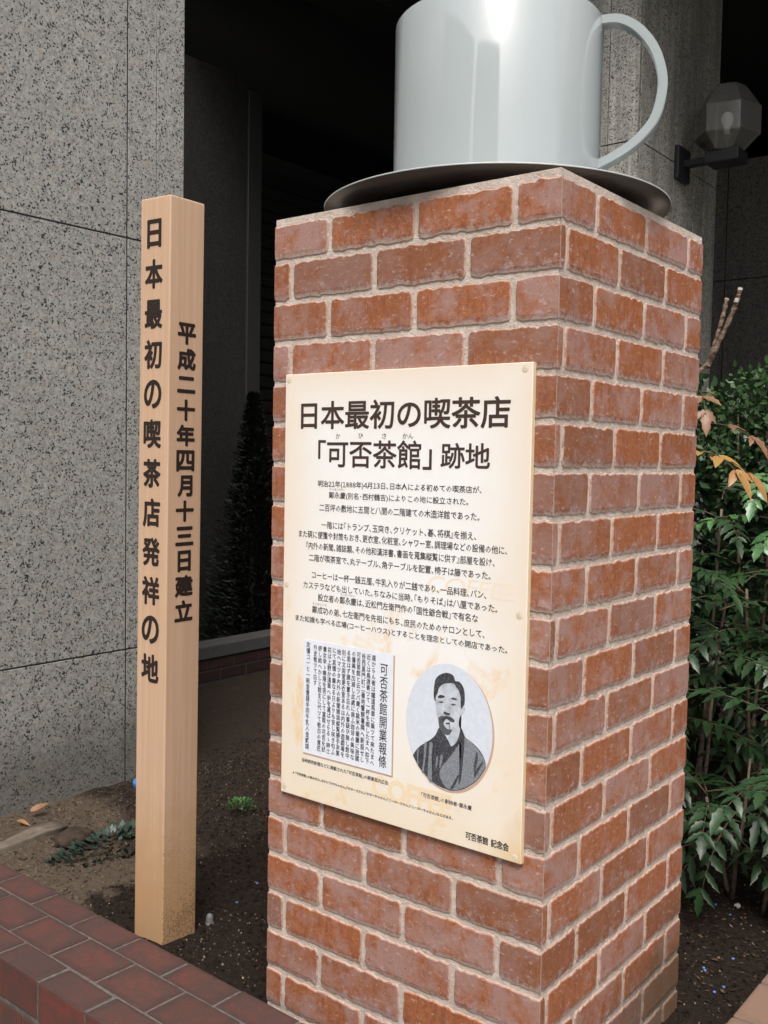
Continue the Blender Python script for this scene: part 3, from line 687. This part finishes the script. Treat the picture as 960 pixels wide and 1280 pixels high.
# ---------------------------------------------------------------- wooden post
def wood_mat():
    M = Mat("planed_wood", .5, .35)
    g = M.noise(1, 5, .6, M.mapping((70, 70, 1.6)), .4); g2 = M.noise(1, 3, .5, M.mapping((7, 7, .5)), .5)
    c = M.mix(M.ramp(g, [(.3, 0), (.7, 1)]), (.51, .335, .22), (.60, .41, .28))
    c = M.mix(M.ramp(g2, [(.35, 0), (.7, .5)]), c, (.52, .335, .22))
    z = M.xyz()[2]; x = M.xyz()[0]
    c = M.mix(M.ramp(M.math('ADD', z, M.math('MULTIPLY', M.noise(16, 4), -.3)), [(.0, .6), (.30, 0)]), c, (.40, .23, .09))
    nx = M.xyz(M.n("ShaderNodeTexCoord").outputs["Normal"])[0]
    dirt = M.noise(170, 4, .75); k = M.math('ADD', M.math('SUBTRACT', dirt, M.math('MULTIPLY', z, .45)), M.math('MULTIPLY', M.math('SUBTRACT', M.noise(14, 4, .6), .5), .3))
    c = M.mix(M.math('MULTIPLY', M.ramp(k, [(.46, 0), (.56, .75)]), M.ramp(nx, [(.3, 0.05), (.7, 1)])), c, (.13, .07, .035))
    M.color(c).bump(g, .12, .001); return M.m
PH = 2.068; pw = .120
M_WOOD = wood_mat()
PX, PY = -1.2149, .0374
post = empty("wooden_post", (PX, PY, .05)); post.rotation_euler = (0, R(.46), R(2.5)); tag(post, "square pale wooden post with black vertical Japanese lettering behind the kerb", "post")
bm = box_bm(-pw, 0, 0, pw + .006, -.12, PH, bev=.005, seg=3)
shaft = bobj("shaft", bm, M_WOOD, post)
M_PINK = plain("black_carved_ink", (.022, .014, .011), .6)
for k, ch in enumerate("日本最初の喫茶店発祥の地"):
    zc = PH + .05 - .098 - k * .1092 - .05
    w_, h_ = (.058, .078) if ch == "日" else (.072, .080)
    put_text("carved_character", ch, post, M_PINK, lambda X, Z: Vector((X, -.0006, Z)), -pw * .53 - w_ / 2, -pw * .53 + w_ / 2, zc - h_ / 2, zc + h_ / 2, bold=.0028, res=4)
for k, ch in enumerate("平成二十年四月十三日建立"):
    zc = 1.786 - .05 - .034 - k * .0701
    w_, h_ = (.068, .060); 
    if ch == "日": w_ = .050
    if ch == "月": w_ = .056
    if ch == "二": h_ = .046
    if ch == "三": h_ = .054
    put_text("carved_character", ch, post, M_PINK, lambda X, Z: Vector((.0006, X, Z)), .064 - w_ / 2, .064 + w_ / 2, zc - h_ / 2, zc + h_ / 2, bold=.0028, res=4)

# ---------------------------------------------------------------- wall lamp on the column
lp = empty("wall_lamp", (-1.30, 3.745, 3.10)); tag(lp, "black bracket wall lamp with faceted smoked glass globe and bare bulb", "lamp")
M_BLK = plain("black_cast_metal", (.014, .015, .017), .5, .4, .2, 60)
box("wall_plate", M_BLK, lp, .001, .03, -.085, .085, -.10, .085, bev=.008, seg=2)
box("arm", M_BLK, lp, .03, .20, -.022, .022, -.028, .012, bev=.005)
box("holder", M_BLK, lp, .17, .355, -.08, .08, -.045, .022, bev=.008, seg=2)
v, f = [], []
for r_, z_ in ((.095, .02), (.175, .10), (.175, .245), (.09, .365)):
    for k in range(6):
        an = R(60 * k + 12); v.append((.262 + r_ * math.cos(an), r_ * math.sin(an), z_))
for i in range(3):
    for k in range(6): f.append((i * 6 + k, i * 6 + (k + 1) % 6, (i + 1) * 6 + (k + 1) % 6, (i + 1) * 6 + k))
f.append(tuple(18 + k for k in range(6)))
G = bpy.data.materials.new("smoked_glass"); G.use_nodes = True; nt = G.node_tree; nt.nodes.clear()
mo = nt.nodes.new("ShaderNodeOutputMaterial"); mx = nt.nodes.new("ShaderNodeMixShader"); tr = nt.nodes.new("ShaderNodeBsdfTransparent"); gl = nt.nodes.new("ShaderNodeBsdfGlossy"); fz = nt.nodes.new("ShaderNodeFresnel"); m2 = nt.nodes.new("ShaderNodeMixShader"); df = nt.nodes.new("ShaderNodeBsdfDiffuse")
tr.inputs[0].default_value = (.94, .94, .92, 1); gl.inputs["Roughness"].default_value = .06; gl.inputs[0].default_value = (.9, .9, .9, 1); fz.inputs[0].default_value = 1.6; df.inputs[0].default_value = (.42, .41, .38, 1)
m2.inputs[0].default_value = .20; nt.links.new(tr.outputs[0], m2.inputs[1]); nt.links.new(df.outputs[0], m2.inputs[2])
nt.links.new(fz.outputs[0], mx.inputs[0]); nt.links.new(m2.outputs[0], mx.inputs[1]); nt.links.new(gl.outputs[0], mx.inputs[2]); nt.links.new(mx.outputs[0], mo.inputs[0])
gb = mobj("glass_globe", v, f, G, lp); gb.modifiers.new("thickness", 'SOLIDIFY').thickness = .004
v, f = tube([(.262, 0, .022), (.262, 0, .11)], [.024, .022], 16); mobj("lamp_socket", v, f, plain("grey_socket", (.22, .25, .27), .4), lp, False)
v, f = lathe([(.0005, .235), (.014, .233), (.028, .222), (.034, .205), (.034, .190), (.028, .170), (.017, .150), (.015, .112), (.0005, .112)], 24)
bl = mobj("bulb", [(a_ + .262, b_, c_) for a_, b_, c_ in v], f, plain("milky_bulb", (.82, .83, .86), .2), lp, True)

# ---------------------------------------------------------------- planting behind the pillar
def leaf_mat(name, a_, b_, rough=.3):
    M = Mat(name, rough, .5); rn = M.rand(); nz = M.noise(30, 3, src=M.mapping(rand=9))
    c = M.mix(rn, a_, b_); c = M.mix(M.ramp(nz, [(.4, 0), (.7, .5)]), c, [x * 1.5 for x in b_])
    M.color(c); M.b.inputs["Transmission Weight"].default_value = 0
    M.b.inputs["Subsurface Weight"].default_value = 0
    M.bump(M.noise(70, 3), .3, .002); return M.m
M_LEAF = leaf_mat("glossy_dark_leaf", (.010, .028, .009), (.019, .047, .015), .42)
M_LEAF2 = leaf_mat("mid_green_leaf", (.035, .10, .03), (.07, .16, .05), .35)
M_LEAFY = leaf_mat("yellow_leaf", (.30, .185, .045), (.24, .12, .045), .45)
M_LEAFB = leaf_mat("brown_leaf", (.13, .062, .03), (.17, .085, .045), .5)
M_STEM = plain("green_brown_stem", (.07, .05, .03), .7, .3, .3, 40)
M_BARK = plain("pale_bark", (.14, .105, .08), .8, .2, .45, 70, bump=.8)
def leaflet_mesh(mat, seed, Ln=.095, Wd=.038, spiny=True):
    rnd = random.Random(seed); n = 7; v = []; f = []
    droop = rnd.uniform(.10, .35); tw = rnd.uniform(-.2, .2)
    for i in range(n + 1):
        t = i / n; w = Wd * .5 * (math.sin(math.pi * min(1, t * .92 + .08)) ** .75) * (1 - .25 * t)
        if i == n: w = .0005
        if spiny and 0 < i < n: w *= 1.22 if i % 2 else .86
        x = t * Ln; z = -droop * Ln * t * t; up_ = w * .38
        v += [(x - .25 * w, -w, z + up_ + tw * w), (x, 0, z), (x - .25 * w, w, z + up_ - tw * w)]
    for i in range(n):
        k = i * 3
        f += [(k, k + 3, k + 4, k + 1), (k + 1, k + 4, k + 5, k + 2)]
    me = bpy.data.meshes.new("leaflet"); me.from_pydata(v, [], f); me.materials.append(mat); me.polygons.foreach_set("use_smooth", [True] * len(f)); me.update(); return me
LV = [leaflet_mesh(M_LEAF, i, Ln=.066 + .010 * (i % 4), Wd=.027 + .004 * (i % 3)) for i in range(8)]
LV2 = [leaflet_mesh(M_LEAF2, 20 + i, Ln=.080) for i in range(3)]
LY = [leaflet_mesh(M_LEAFY, 40 + i, Ln=.105, Wd=.046, spiny=False) for i in range(3)]
LB = [leaflet_mesh(M_LEAFB, 50 + i, Ln=.085, Wd=.036) for i in range(3)]
def frond(parent, base, az, elev, length, pairs, lib, rnd, droop=.9, label=None):
    """one pinnate leaf: rachis curve with leaflet children"""
    pts = []; p = Vector(base); e = elev
    n = 10
    for i in range(n + 1):
        pts.append(p.copy()); dv = Vector((math.cos(az) * math.cos(e), math.sin(az) * math.cos(e), math.sin(e)))
        p = p + dv * length / n; e -= droop / n
    v, f = tube(pts, [.0032 * (1 - .7 * i / n) for i in range(n + 1)], 5)
    fo = mobj("frond", v, f, M_STEM, parent, True)
    if label: fo["label"] = label
    for k in range(pairs):
        t = .16 + .80 * k / (pairs - 1); i = min(n - 1, int(t * n)); q = pts[i].lerp(pts[i + 1], t * n - i)
        tan = (pts[min(n, i + 1)] - pts[i]).normalized(); side = tan.cross(Vector((0, 0, 1))).normalized(); nrm = side.cross(tan).normalized()
        for s in (-1, 1):
            ang = R(58 - 14 * t + rnd.uniform(-8, 8)); dirv = (tan * math.cos(ang) + side * s * math.sin(ang)).normalized()
            dirv = (dirv + nrm * rnd.uniform(-.18, .12)).normalized()
            yv = nrm.cross(dirv).normalized(); zv = dirv.cross(yv)
            sc_ = (1 - .35 * abs(t - .5) * 2) * rnd.uniform(.85, 1.1)
            o = link(bpy.data.objects.new("leaflet", rnd.choice(lib)), fo)
            o.matrix_local = Matrix.Translation(q) @ Matrix((dirv, yv, zv)).transposed().to_4x4() @ Matrix.Scale(sc_, 4)
    tan = (pts[-1] - pts[-2]).normalized(); side = tan.cross(Vector((0, 0, 1))).normalized(); zv = side.cross(tan)
    o = link(bpy.data.objects.new("leaflet", rnd.choice(lib)), fo)
    o.matrix_local = Matrix.Translation(pts[-1]) @ Matrix((tan, side * -1, zv)).transposed().to_4x4()
    return fo
plants = [  # x, y, stem heights, number of fronds per stem
 (-.14, 1.52, [.38, .55], 10, "lowest dark mahonia beside the pillar, its fronds hanging over the soil", LV),
 (.03, 1.42, [.50, .72], 9, "dark mahonia at the right edge with spreading fronds near the kerb", LV),
 (-.30, 1.68, [.70, .95, 1.15], 10, "mahonia with tall stems directly behind the right edge of the pillar, bearing yellow fronds", LV),
 (-.16, 1.88, [.80, 1.08], 11, "mid height mahonia in the middle of the bed behind the pillar", LV),
 (-.50, 2.15, [1.05, 1.35], 10, "tall dark mahonia close to the granite column", LV),
 (-.30, 2.30, [1.15, 1.40], 10, "tall mahonia with paler green fronds below the light green bush", LV2),
 (.06, 1.95, [.85, 1.2], 9, "mahonia furthest right, cut off by the edge of the picture", LV),
]
for pi, (x, y, hs, nf, lab, lib) in enumerate(plants):
    rnd = random.Random(100 + pi); z0 = soil_z(x, y) - .02
    t = empty("mahonia_shrub", (x, y, z0)); tag(t, lab, "shrub", "mahonias behind the brick pillar")
    for si, h in enumerate(hs):
        lean = Vector((rnd.uniform(-.12, .12), rnd.uniform(-.18, .02), 0))
        top = Vector((rnd.uniform(-.05, .05), rnd.uniform(-.05, .05), 0)) + lean + Vector((0, 0, h))
        bs = Vector((rnd.uniform(-.04, .04), rnd.uniform(-.04, .04), 0)); pts = [bs.lerp(top, k / 6 * .93) + Vector((rnd.uniform(-.008, .008), rnd.uniform(-.008, .008), 0)) for k in range(7)]
        v, f = tube(pts, [.009 - .0007 * k for k in range(7)], 7); mobj("stem", v, f, M_BARK, t, True)
        for k in range(nf):
            an = 2 * math.pi * (k * .382 + si * .2) + rnd.uniform(-.3, .3); lvl = 1 - .62 * rnd.random() ** 1.3
            b_ = bs.lerp(top, lvl)
            frond(t, b_, an, rnd.uniform(.15, .75) if lvl > .8 else rnd.uniform(-.25, .35), rnd.uniform(.28, .40), 7, lib, rnd, rnd.uniform(.7, 1.3))
    if pi == 2:
        frond(t, (-.02, -.12, 1.455 - z0), R(-28), .10, .22, 3, LY, rnd, .9, "yellow and orange autumn coloured frond")
        frond(t, (.03, -.14, 1.44 - z0), R(-8), .05, .17, 2, LY, rnd, .9, "ochre yellow frond")
        frond(t, (-.04, -.06, 1.55 - z0), R(-10), .15, .22, 3, LB, rnd, .8, "withered pinkish brown frond")
        frond(t, (-.05, -.02, 1.66 - z0), R(-60), .1, .18, 3, LB, rnd, 1.2, "withered brown drooping frond")
    if pi == 3:
        frond(t, (.06, -.25, 1.60 - z0), R(10), .1, .14, 2, LB, rnd, .6, "reddish brown frond")
# small-leaved bushes behind
def bush(name, label, cx_, cy_, cz_, rx, ry, rz, n, size, mat, seed, zmin=None):
    rnd = random.Random(seed); t = empty(name, (cx_, cy_, soil_z(cx_, cy_) - .02)); tag(t, label, "bush"); z0 = t.location.z
    v, f = [], []
    for _ in range(n):
        while True:
            q = Vector([rnd.uniform(-1, 1) for _ in range(3)])
            if .25 < q.length < 1: break
        q = q.normalized() * (q.length ** .5)
        k = 1 + .35 * noise.noise(q * 2.3 + Vector((seed, 0, 0)))
        if noise.noise(q * 5 + Vector((0, seed, 0))) < -.28: continue
        c_ = Vector((q.x * rx * k, q.y * ry * k, cz_ - z0 + q.z * rz * k))
        if c_.z < .05: continue
        d1 = Vector([rnd.gauss(0, 1) for _ in range(3)]) + q * 1.2; d1.normalize(); d2 = d1.cross(Vector([rnd.gauss(0, 1) for _ in range(3)])).normalized(); s = size * rnd.uniform(.7, 1.25)
        b0 = len(v); v += [c_, c_ + d1 * s * .5 + d2 * s * .28, c_ + d1 * s, c_ + d1 * s * .5 - d2 * s * .28]; f.append((b0, b0 + 1, b0 + 2, b0 + 3))
    o = mobj("foliage", v, f, mat, t)
    for k in range(4):
        an = k * 1.6 + seed; pts = [Vector((0, 0, 0)), Vector((math.cos(an) * rx * .3, math.sin(an) * ry * .3, (cz_ - z0) * .5)), Vector((math.cos(an) * rx * .6, math.sin(an) * ry * .6, (cz_ - z0) + rz * .4))]
        vv, ff = tube(pts, [.014, .01, .004], 6); mobj("branch", vv, ff, M_STEM, t, True)
    return t
M_BOXW = leaf_mat("bright_small_leaf", (.022, .055, .014), (.042, .090, .024), .5)
bush("boxwood_bush", "light green small leaved bush at the top right of the planting", -.46, 2.60, 1.50, .30, .25, .32, 3600, .036, M_BOXW, 3)
bush("evergreen_bush", "dark evergreen bush filling the bed between the mahonias and the granite column", -.85, 2.70, .95, .50, .35, .78, 9000, .055, M_LEAF, 5)
bush("evergreen_bush", "dark evergreen bush further right behind the mahonias", -.25, 2.85, .9, .5, .4, .80, 8000, .055, M_LEAF, 6)
# conifer in the shade of the pier
t = empty("conifer", (-3.98, 3.05, .03)); tag(t, "small dark conical conifer in the shade in front of the pier", "conifer"); rnd = random.Random(4); v, f = [], []
for _ in range(16000):
    h = rnd.random() ** 1.3 * 1.78; an = rnd.uniform(0, 6.283); rr = .33 * (1 - h / 1.83) * (rnd.random() ** .4) * (1 + .3 * math.sin(an * 5 + h * 9)); c_ = Vector((math.cos(an) * rr, math.sin(an) * rr, h + .02))
    d1 = (Vector((math.cos(an), math.sin(an), .5)) + Vector([rnd.uniform(-.5, .5) for _ in range(3)])).normalized(); d2 = d1.cross(Vector((rnd.random(), rnd.random(), 1))).normalized(); s = .05
    b0 = len(v); v += [c_, c_ + d1 * s * .5 + d2 * s * .2, c_ + d1 * s, c_ + d1 * s * .5 - d2 * s * .2]; f.append((b0, b0 + 1, b0 + 2, b0 + 3))
mobj("foliage", v, f, leaf_mat("conifer_green", (.006, .011, .006), (.009, .016, .007), .8), t)
vv, ff = tube([(0, 0, 0), (0, 0, 1.5)], [.03, .006], 8); mobj("trunk", vv, ff, M_STEM, t)
# pruned bare stems
t = empty("pruned_plant", (-.42, 1.70, .0)); tag(t, "two bare pruned stems with pale cut tips rising beside the pillar top", "plant"); rnd = random.Random(8)
def knob(p, r0, r1, label=None):
    q = cr(p, 7); n = len(q); rd = [(r0 + (r1 - r0) * i / n) * (1 + .32 * (i % 3 == 0) + rnd.uniform(-.12, .12)) for i in range(n)]
    vv, ff = tube(q, rd, 8); return mobj("stem", vv, ff, M_SCALY, t, True)
M_SCALY = Mat("scaly_stem", .8, .2); M_SCALY.color(M_SCALY.mix(M_SCALY.ramp(M_SCALY.noise(1, 4, .7, M_SCALY.mapping((25, 25, 75))), [(.38, 0), (.6, 1)]), (.045, .022, .014), (.26, .19, .14))); M_SCALY.bump(M_SCALY.noise(90, 3), .8, .006); M_SCALY = M_SCALY.m
knob([(-.02, .02, -.02), (-.03, .02, .9), (.00, .01, 1.62), (.044, 0, 1.726), (.085, 0, 1.766), (.124, 0, 1.847), (.170, 0, 1.952), (.187, 0, 2.013)], .011, .0065)
knob([(.085, 0, 1.755), (.093, .01, 1.80), (.110, .01, 1.861), (.128, .01, 1.93), (.140, .01, 1.99)], .008, .0065)
M_CUT = plain("cut_wood", (.50, .45, .38), .7)
vv, ff = tube([(.1865, 0, 2.012), (.1885, 0, 2.020)], [.0085, .0075], 10); mobj("cut_tip", vv, ff, M_CUT, t)
vv, ff = tube([(.178, -.008, 1.972), (.181, -.011, 1.982)], [.008, .006], 10); mobj("cut_tip", vv, ff, M_CUT, t)

# ---------------------------------------------------------------- things lying on the soil
def blob(name, c_, s, mat, seed, sub=2, parent=None, amp=.25, freq=2.0):
    bm = bmesh.new(); bmesh.ops.create_icosphere(bm, subdivisions=sub, radius=1)
    for q in bm.verts:
        k = 1 + amp * noise.noise(q.co * freq + Vector((seed * 3.3, 0, 0))); q.co = Vector((q.co.x * s[0] * k, q.co.y * s[1] * k, q.co.z * s[2] * k))
    o = bobj(name, bm, mat, parent, True); o.location = c_; return o
# flat broken slab by the wall
M_SLAB = plain("weathered_concrete", (.135, .11, .088), .9, .2, .4, 22, bump=.9)
bm = bmesh.new(); bmesh.ops.create_cube(bm, size=1); bmesh.ops.subdivide_edges(bm, edges=bm.edges[:], cuts=5, use_grid_fill=True)
for q in bm.verts:
    e = q.co.copy(); q.co = Vector((e.x * .085, e.y * .62, e.z * .045)); q.co += Vector([noise.noise(q.co * 16 + Vector((k * 7, 0, 0))) for k in range(3)]) * .016
o = bobj("concrete_slab", bm, M_SLAB, None, True); o.location = (-2.175, .06, .030); o.rotation_euler = (.02, -.10, R(6)); tag(o, "weathered concrete edging slab lying in the soil at the foot of the granite wall", "slab")
blob("clod", (-2.10, .355, .028), (.055, .075, .032), plain("clod_earth", (.045, .033, .025), .95, .1, .4, 40, bump=1), 3, 3, amp=.5).__setitem__("label", "dark clod of earth at the end of the concrete slab"); bpy.context.scene.collection.objects[-1]["category"] = "clod"
# fallen leaf
def leafthing(name, loc, rot, s, mat, lab, group=None):
    me = leaflet_mesh(mat, random.randint(0, 999), s, s * .42, False); o = link(bpy.data.objects.new(name, me)); o.location = loc; o.rotation_euler = rot; tag(o, lab, "leaf", group); return o
M_DEAD = leaf_mat("dead_leaf", (.16, .075, .035), (.20, .095, .04), .6)
leafthing("fallen_leaf", (-2.37, .35, .062), (R(35), R(-25), R(70)), .07, M_DEAD, "brown dead leaf leaning against the granite wall")
leafthing("fallen_leaf", (-2.33, .27, .058), (.1, .1, R(30)), .05, M_LEAFY, "small yellow dead leaf lying by the granite wall beside the slab")
# low dark creeping plant
t = empty("creeping_plant", (-1.97, .44, soil_z(-1.97, .44))); tag(t, "low dark green creeping plant on the soil left of the wooden post", "plant"); rnd = random.Random(12); v, f = [], []
for _ in range(420):
    an = rnd.uniform(0, 6.28); rr = rnd.random() ** .5; c_ = Vector((math.cos(an) * rr * .10, math.sin(an) * rr * .26, .012 + .05 * (1 - rr * rr) * rnd.random()))
    d1 = Vector((math.cos(an) + rnd.uniform(-.8, .8), math.sin(an) + rnd.uniform(-.8, .8), rnd.uniform(.1, .9))).normalized(); d2 = d1.cross(Vector((0, 0, 1))).normalized(); s = rnd.uniform(.02, .04)
    b0 = len(v); v += [c_, c_ + d1 * s * .5 + d2 * s * .25, c_ + d1 * s, c_ + d1 * s * .5 - d2 * s * .25]; f.append((b0, b0 + 1, b0 + 2, b0 + 3))
mobj("foliage", v, f, leaf_mat("blueish_dark_leaf", (.012, .028, .018), (.03, .05, .04), .5), t)
# green weed
wx_, wy_ = -1.86, .95
t = empty("green_weed", (wx_, wy_, soil_z(wx_, wy_))); tag(t, "small bright green weed on the soil between the post and the pillar", "weed"); rnd = random.Random(13); v, f = [], []
for _ in range(120):
    an = rnd.uniform(0, 6.28); rr = rnd.random() ** .7; c_ = Vector((math.cos(an) * rr * .045, math.sin(an) * rr * .045, .01 + .065 * rnd.random() * (1 - rr * .5)))
    d1 = Vector((math.cos(an), math.sin(an), rnd.uniform(.2, 1))).normalized(); d2 = d1.cross(Vector((0, 0, 1))).normalized(); s = rnd.uniform(.012, .022)
    b0 = len(v); v += [c_, c_ + d1 * s * .5 + d2 * s * .3, c_ + d1 * s, c_ + d1 * s * .5 - d2 * s * .3]; f.append((b0, b0 + 1, b0 + 2, b0 + 3))
mobj("foliage", v, f, leaf_mat("weed_green", (.022, .075, .014), (.04, .11, .025), .5), t)
# grey peg, blue cap, pebble, blue pellets
pe = empty("ground_peg", (-1.233, .229, soil_z(-1.233, .229))); tag(pe, "small grey rounded peg sticking out of the soil beside the post", "peg")
v, f = lathe([(.011, -.03), (.011, .022), (.009, .029), (.005, .033), (.0005, .034)], 16); mobj("peg_body", v, f, plain("grey_plastic", (.13, .125, .12), .45), pe, True)
v, f = lathe([(.0005, .0), (.010, .0), (.012, .003), (.012, .008), (.0005, .008)], 16)
mobj("peg_collar", v, f, plain("grey_plastic_dark", (.18, .17, .17), .5), pe, True)
v, f = lathe([(.020, 0), (.022, .01), (.022, .05), (.018, .06), (.0005, .062)], 24); o = mobj("bottle_cap", v, f, plain("blue_plastic", (.05, .17, .42), .4), None, True); o.location = (-2.368, .855, .008); o.rotation_euler = (R(20), R(10), 0); tag(o, "blue plastic cap on the ground behind the wooden post", "cap")
M_PEL = plain("blue_pellet", (.10, .18, .42), .5)
for (x_, y_) in ((-1.293, .395), (-.134, 1.396), (-.163, 1.334), (-.014, .969), (-.005, .955), (.067, .899), (.055, .862), (-.075, 1.36), (.03, 1.08), (-1.36, .55)):
    o = blob("blue_pellet", (x_, y_, soil_z(x_, y_) + .003), (.005, .005, .004), M_PEL, x_, 1); tag(o, "tiny blue fertiliser pellet lying on the dark soil", "pellet", "blue pellets on the soil")
o = blob("white_pebble", (-.08, 1.44, soil_z(-.08, 1.44) + .005), (.011, .013, .008), plain("white_stone", (.6, .58, .52), .6), 2, 2); tag(o, "small white pebble under the lowest mahonia fronds", "pebble")
# crumbs and grit: uncountable
def crumbs(name, n, region, smin, smax, mat, seed, label, cat, dens=None):
    rnd = random.Random(seed); v, f = [], []
    for _ in range(n):
        x_ = rnd.uniform(region[0], region[1]); y_ = rnd.uniform(region[2], region[3])
        if -WL - .01 < x_ < .01 and -.01 < y_ < WR + .01: continue
        if -1.34 < x_ < -1.205 and .03 < y_ < .17: continue
        if x_ > .165 or y_ < -.0 - (x_ + 1.958) * .026 or (x_ < -2.44 and y_ < 1.2): continue
        if dens and rnd.random() > dens(x_, y_): continue
        s = smin * (smax / smin) ** (rnd.random() ** 2.2); z_ = soil_z(x_, y_) + s * .3; b0 = len(v)
        ax = [Vector([rnd.gauss(0, 1) for _ in range(3)]).normalized()]; ax.append(ax[0].orthogonal().normalized()); ax.append(ax[0].cross(ax[1]))
        c_ = Vector((x_, y_, z_))
        for a_ in ax:
            for sg in (-1, 1): v.append(c_ + a_ * sg * s * rnd.uniform(.5, 1.1))
        for i in (0, 1):
            for j in (2, 3):
                for k in (4, 5): f.append((b0 + i, b0 + j, b0 + k))
    o = mobj(name, v, f, mat, None); tag(o, label, cat, kind="stuff"); return o
near = lambda x_, y_: 1 if (y_ < 1.7) else .4
M_C1 = Mat("dark_crumb", .95, .1).geo(); M_C1.color(M_C1.ramp(M_C1.noise(45, 2), [(.35, (.010, .007, .005)), (.6, (.035, .024, .017)), (.75, (.09, .065, .045))])); M_C1 = M_C1.m
M_C2 = Mat("grit", .9, .2).geo(); M_C2.color(M_C2.ramp(M_C2.noise(60, 2), [(.35, (.10, .075, .05)), (.6, (.24, .19, .14)), (.75, (.42, .37, .31))])); M_C2 = M_C2.m
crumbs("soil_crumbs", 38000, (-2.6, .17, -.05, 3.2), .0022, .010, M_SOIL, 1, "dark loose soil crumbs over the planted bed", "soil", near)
crumbs("grit", 14000, (-2.45, .17, -.05, 2.4), .0012, .0045, M_C2, 2, "pale sand grains and grit scattered on the soil", "grit", lambda x_, y_: 1 if x_ < -1.6 else (.9 if (x_ + 1.12) ** 2 + (y_ - .18) ** 2 < .05 else .22))
# leaf litter on the right
rnd = random.Random(31); v, f = [], []
for _ in range(900):
    x_ = rnd.uniform(-.45, .16); y_ = rnd.uniform(.76, 2.0); s = rnd.uniform(.006, .018); an = rnd.uniform(0, 6.28)
    d1 = Vector((math.cos(an), math.sin(an), rnd.uniform(-.2, .35))); d2 = Vector((-math.sin(an), math.cos(an), rnd.uniform(-.4, .4))); c_ = Vector((x_, y_, soil_z(x_, y_) + .005)); w = rnd.uniform(.12, .4)
    b0 = len(v); v += [c_, c_ + d1 * s * .5 + d2 * s * w, c_ + d1 * s, c_ + d1 * s * .5 - d2 * s * w]; f.append((b0, b0 + 1, b0 + 2, b0 + 3))
M_LIT = Mat("litter", .9, .1).geo(); M_LIT.color(M_LIT.ramp(M_LIT.noise(25, 2), [(.35, (.03, .02, .013)), (.55, (.085, .055, .035)), (.72, (.19, .13, .085))]))
o = mobj("leaf_litter", v, f, M_LIT.m, None); tag(o, "brown leaf and twig litter on the soil right of the pillar", "litter", kind="stuff")

# ---------------------------------------------------------------- unseen buildings added behind the camera to shape the cup's reflections
A0 = Vector((.534, -.845, 0)); RT = Vector((.845, .534, 0))
M_FAC = plain("brown_facade", (.17, .16, .15), .8, .2, .1, 2); M_WIN = plain("window_glass", (.03, .035, .04), .15, .6)
def across(a0_, a1_, dist, h, label):
    p0 = (A0 * math.cos(R(a0_)) + RT * math.sin(R(a0_))) * dist; p1 = (A0 * math.cos(R(a1_)) + RT * math.sin(R(a1_))) * dist
    p0 += Vector((CX, CY, 0)); p1 += Vector((CX, CY, 0)); w = (p1 - p0).length; ux = (p1 - p0).normalized()
    t = empty("reflection_building", (p0.x, p0.y, -.36)); t.rotation_euler.z = math.atan2(ux.y, ux.x); tag(t, label, "building")
    out = Vector((ux.y, -ux.x, 0)); s = 1 if out.dot(A0) > 0 else -1      # body extends away from the viewer
    y0, y1 = (-8, 0) if s > 0 else (0, 8)
    box("wall", M_FAC, t, 0, w, y0, y1, 0, h); wm = None
    n = max(1, int(w / 2.4)); yf = 0 if s > 0 else 0
    for fl in range(int(h / 3.2)):
        for k in range(n):
            if wm is None:
                o = box("window", M_WIN, t, 0, 1.4, -.03 - .02 * 0, .03, 0, 1.6, bev=.01); wm = o.data
            else: o = link(bpy.data.objects.new("window", wm), t)
            o.location = ((k + .5) * w / n - .7, yf, 1 + fl * 3.2)
across(-25.5, 2, 15, 17, "brown office building across the street, left of the wide gap")
across(24.5, 60, 18, 9, "brown office building across the street, right of the wide gap")
across(-80, -28.5, 15, 17, "brown office building across the street at the far left")
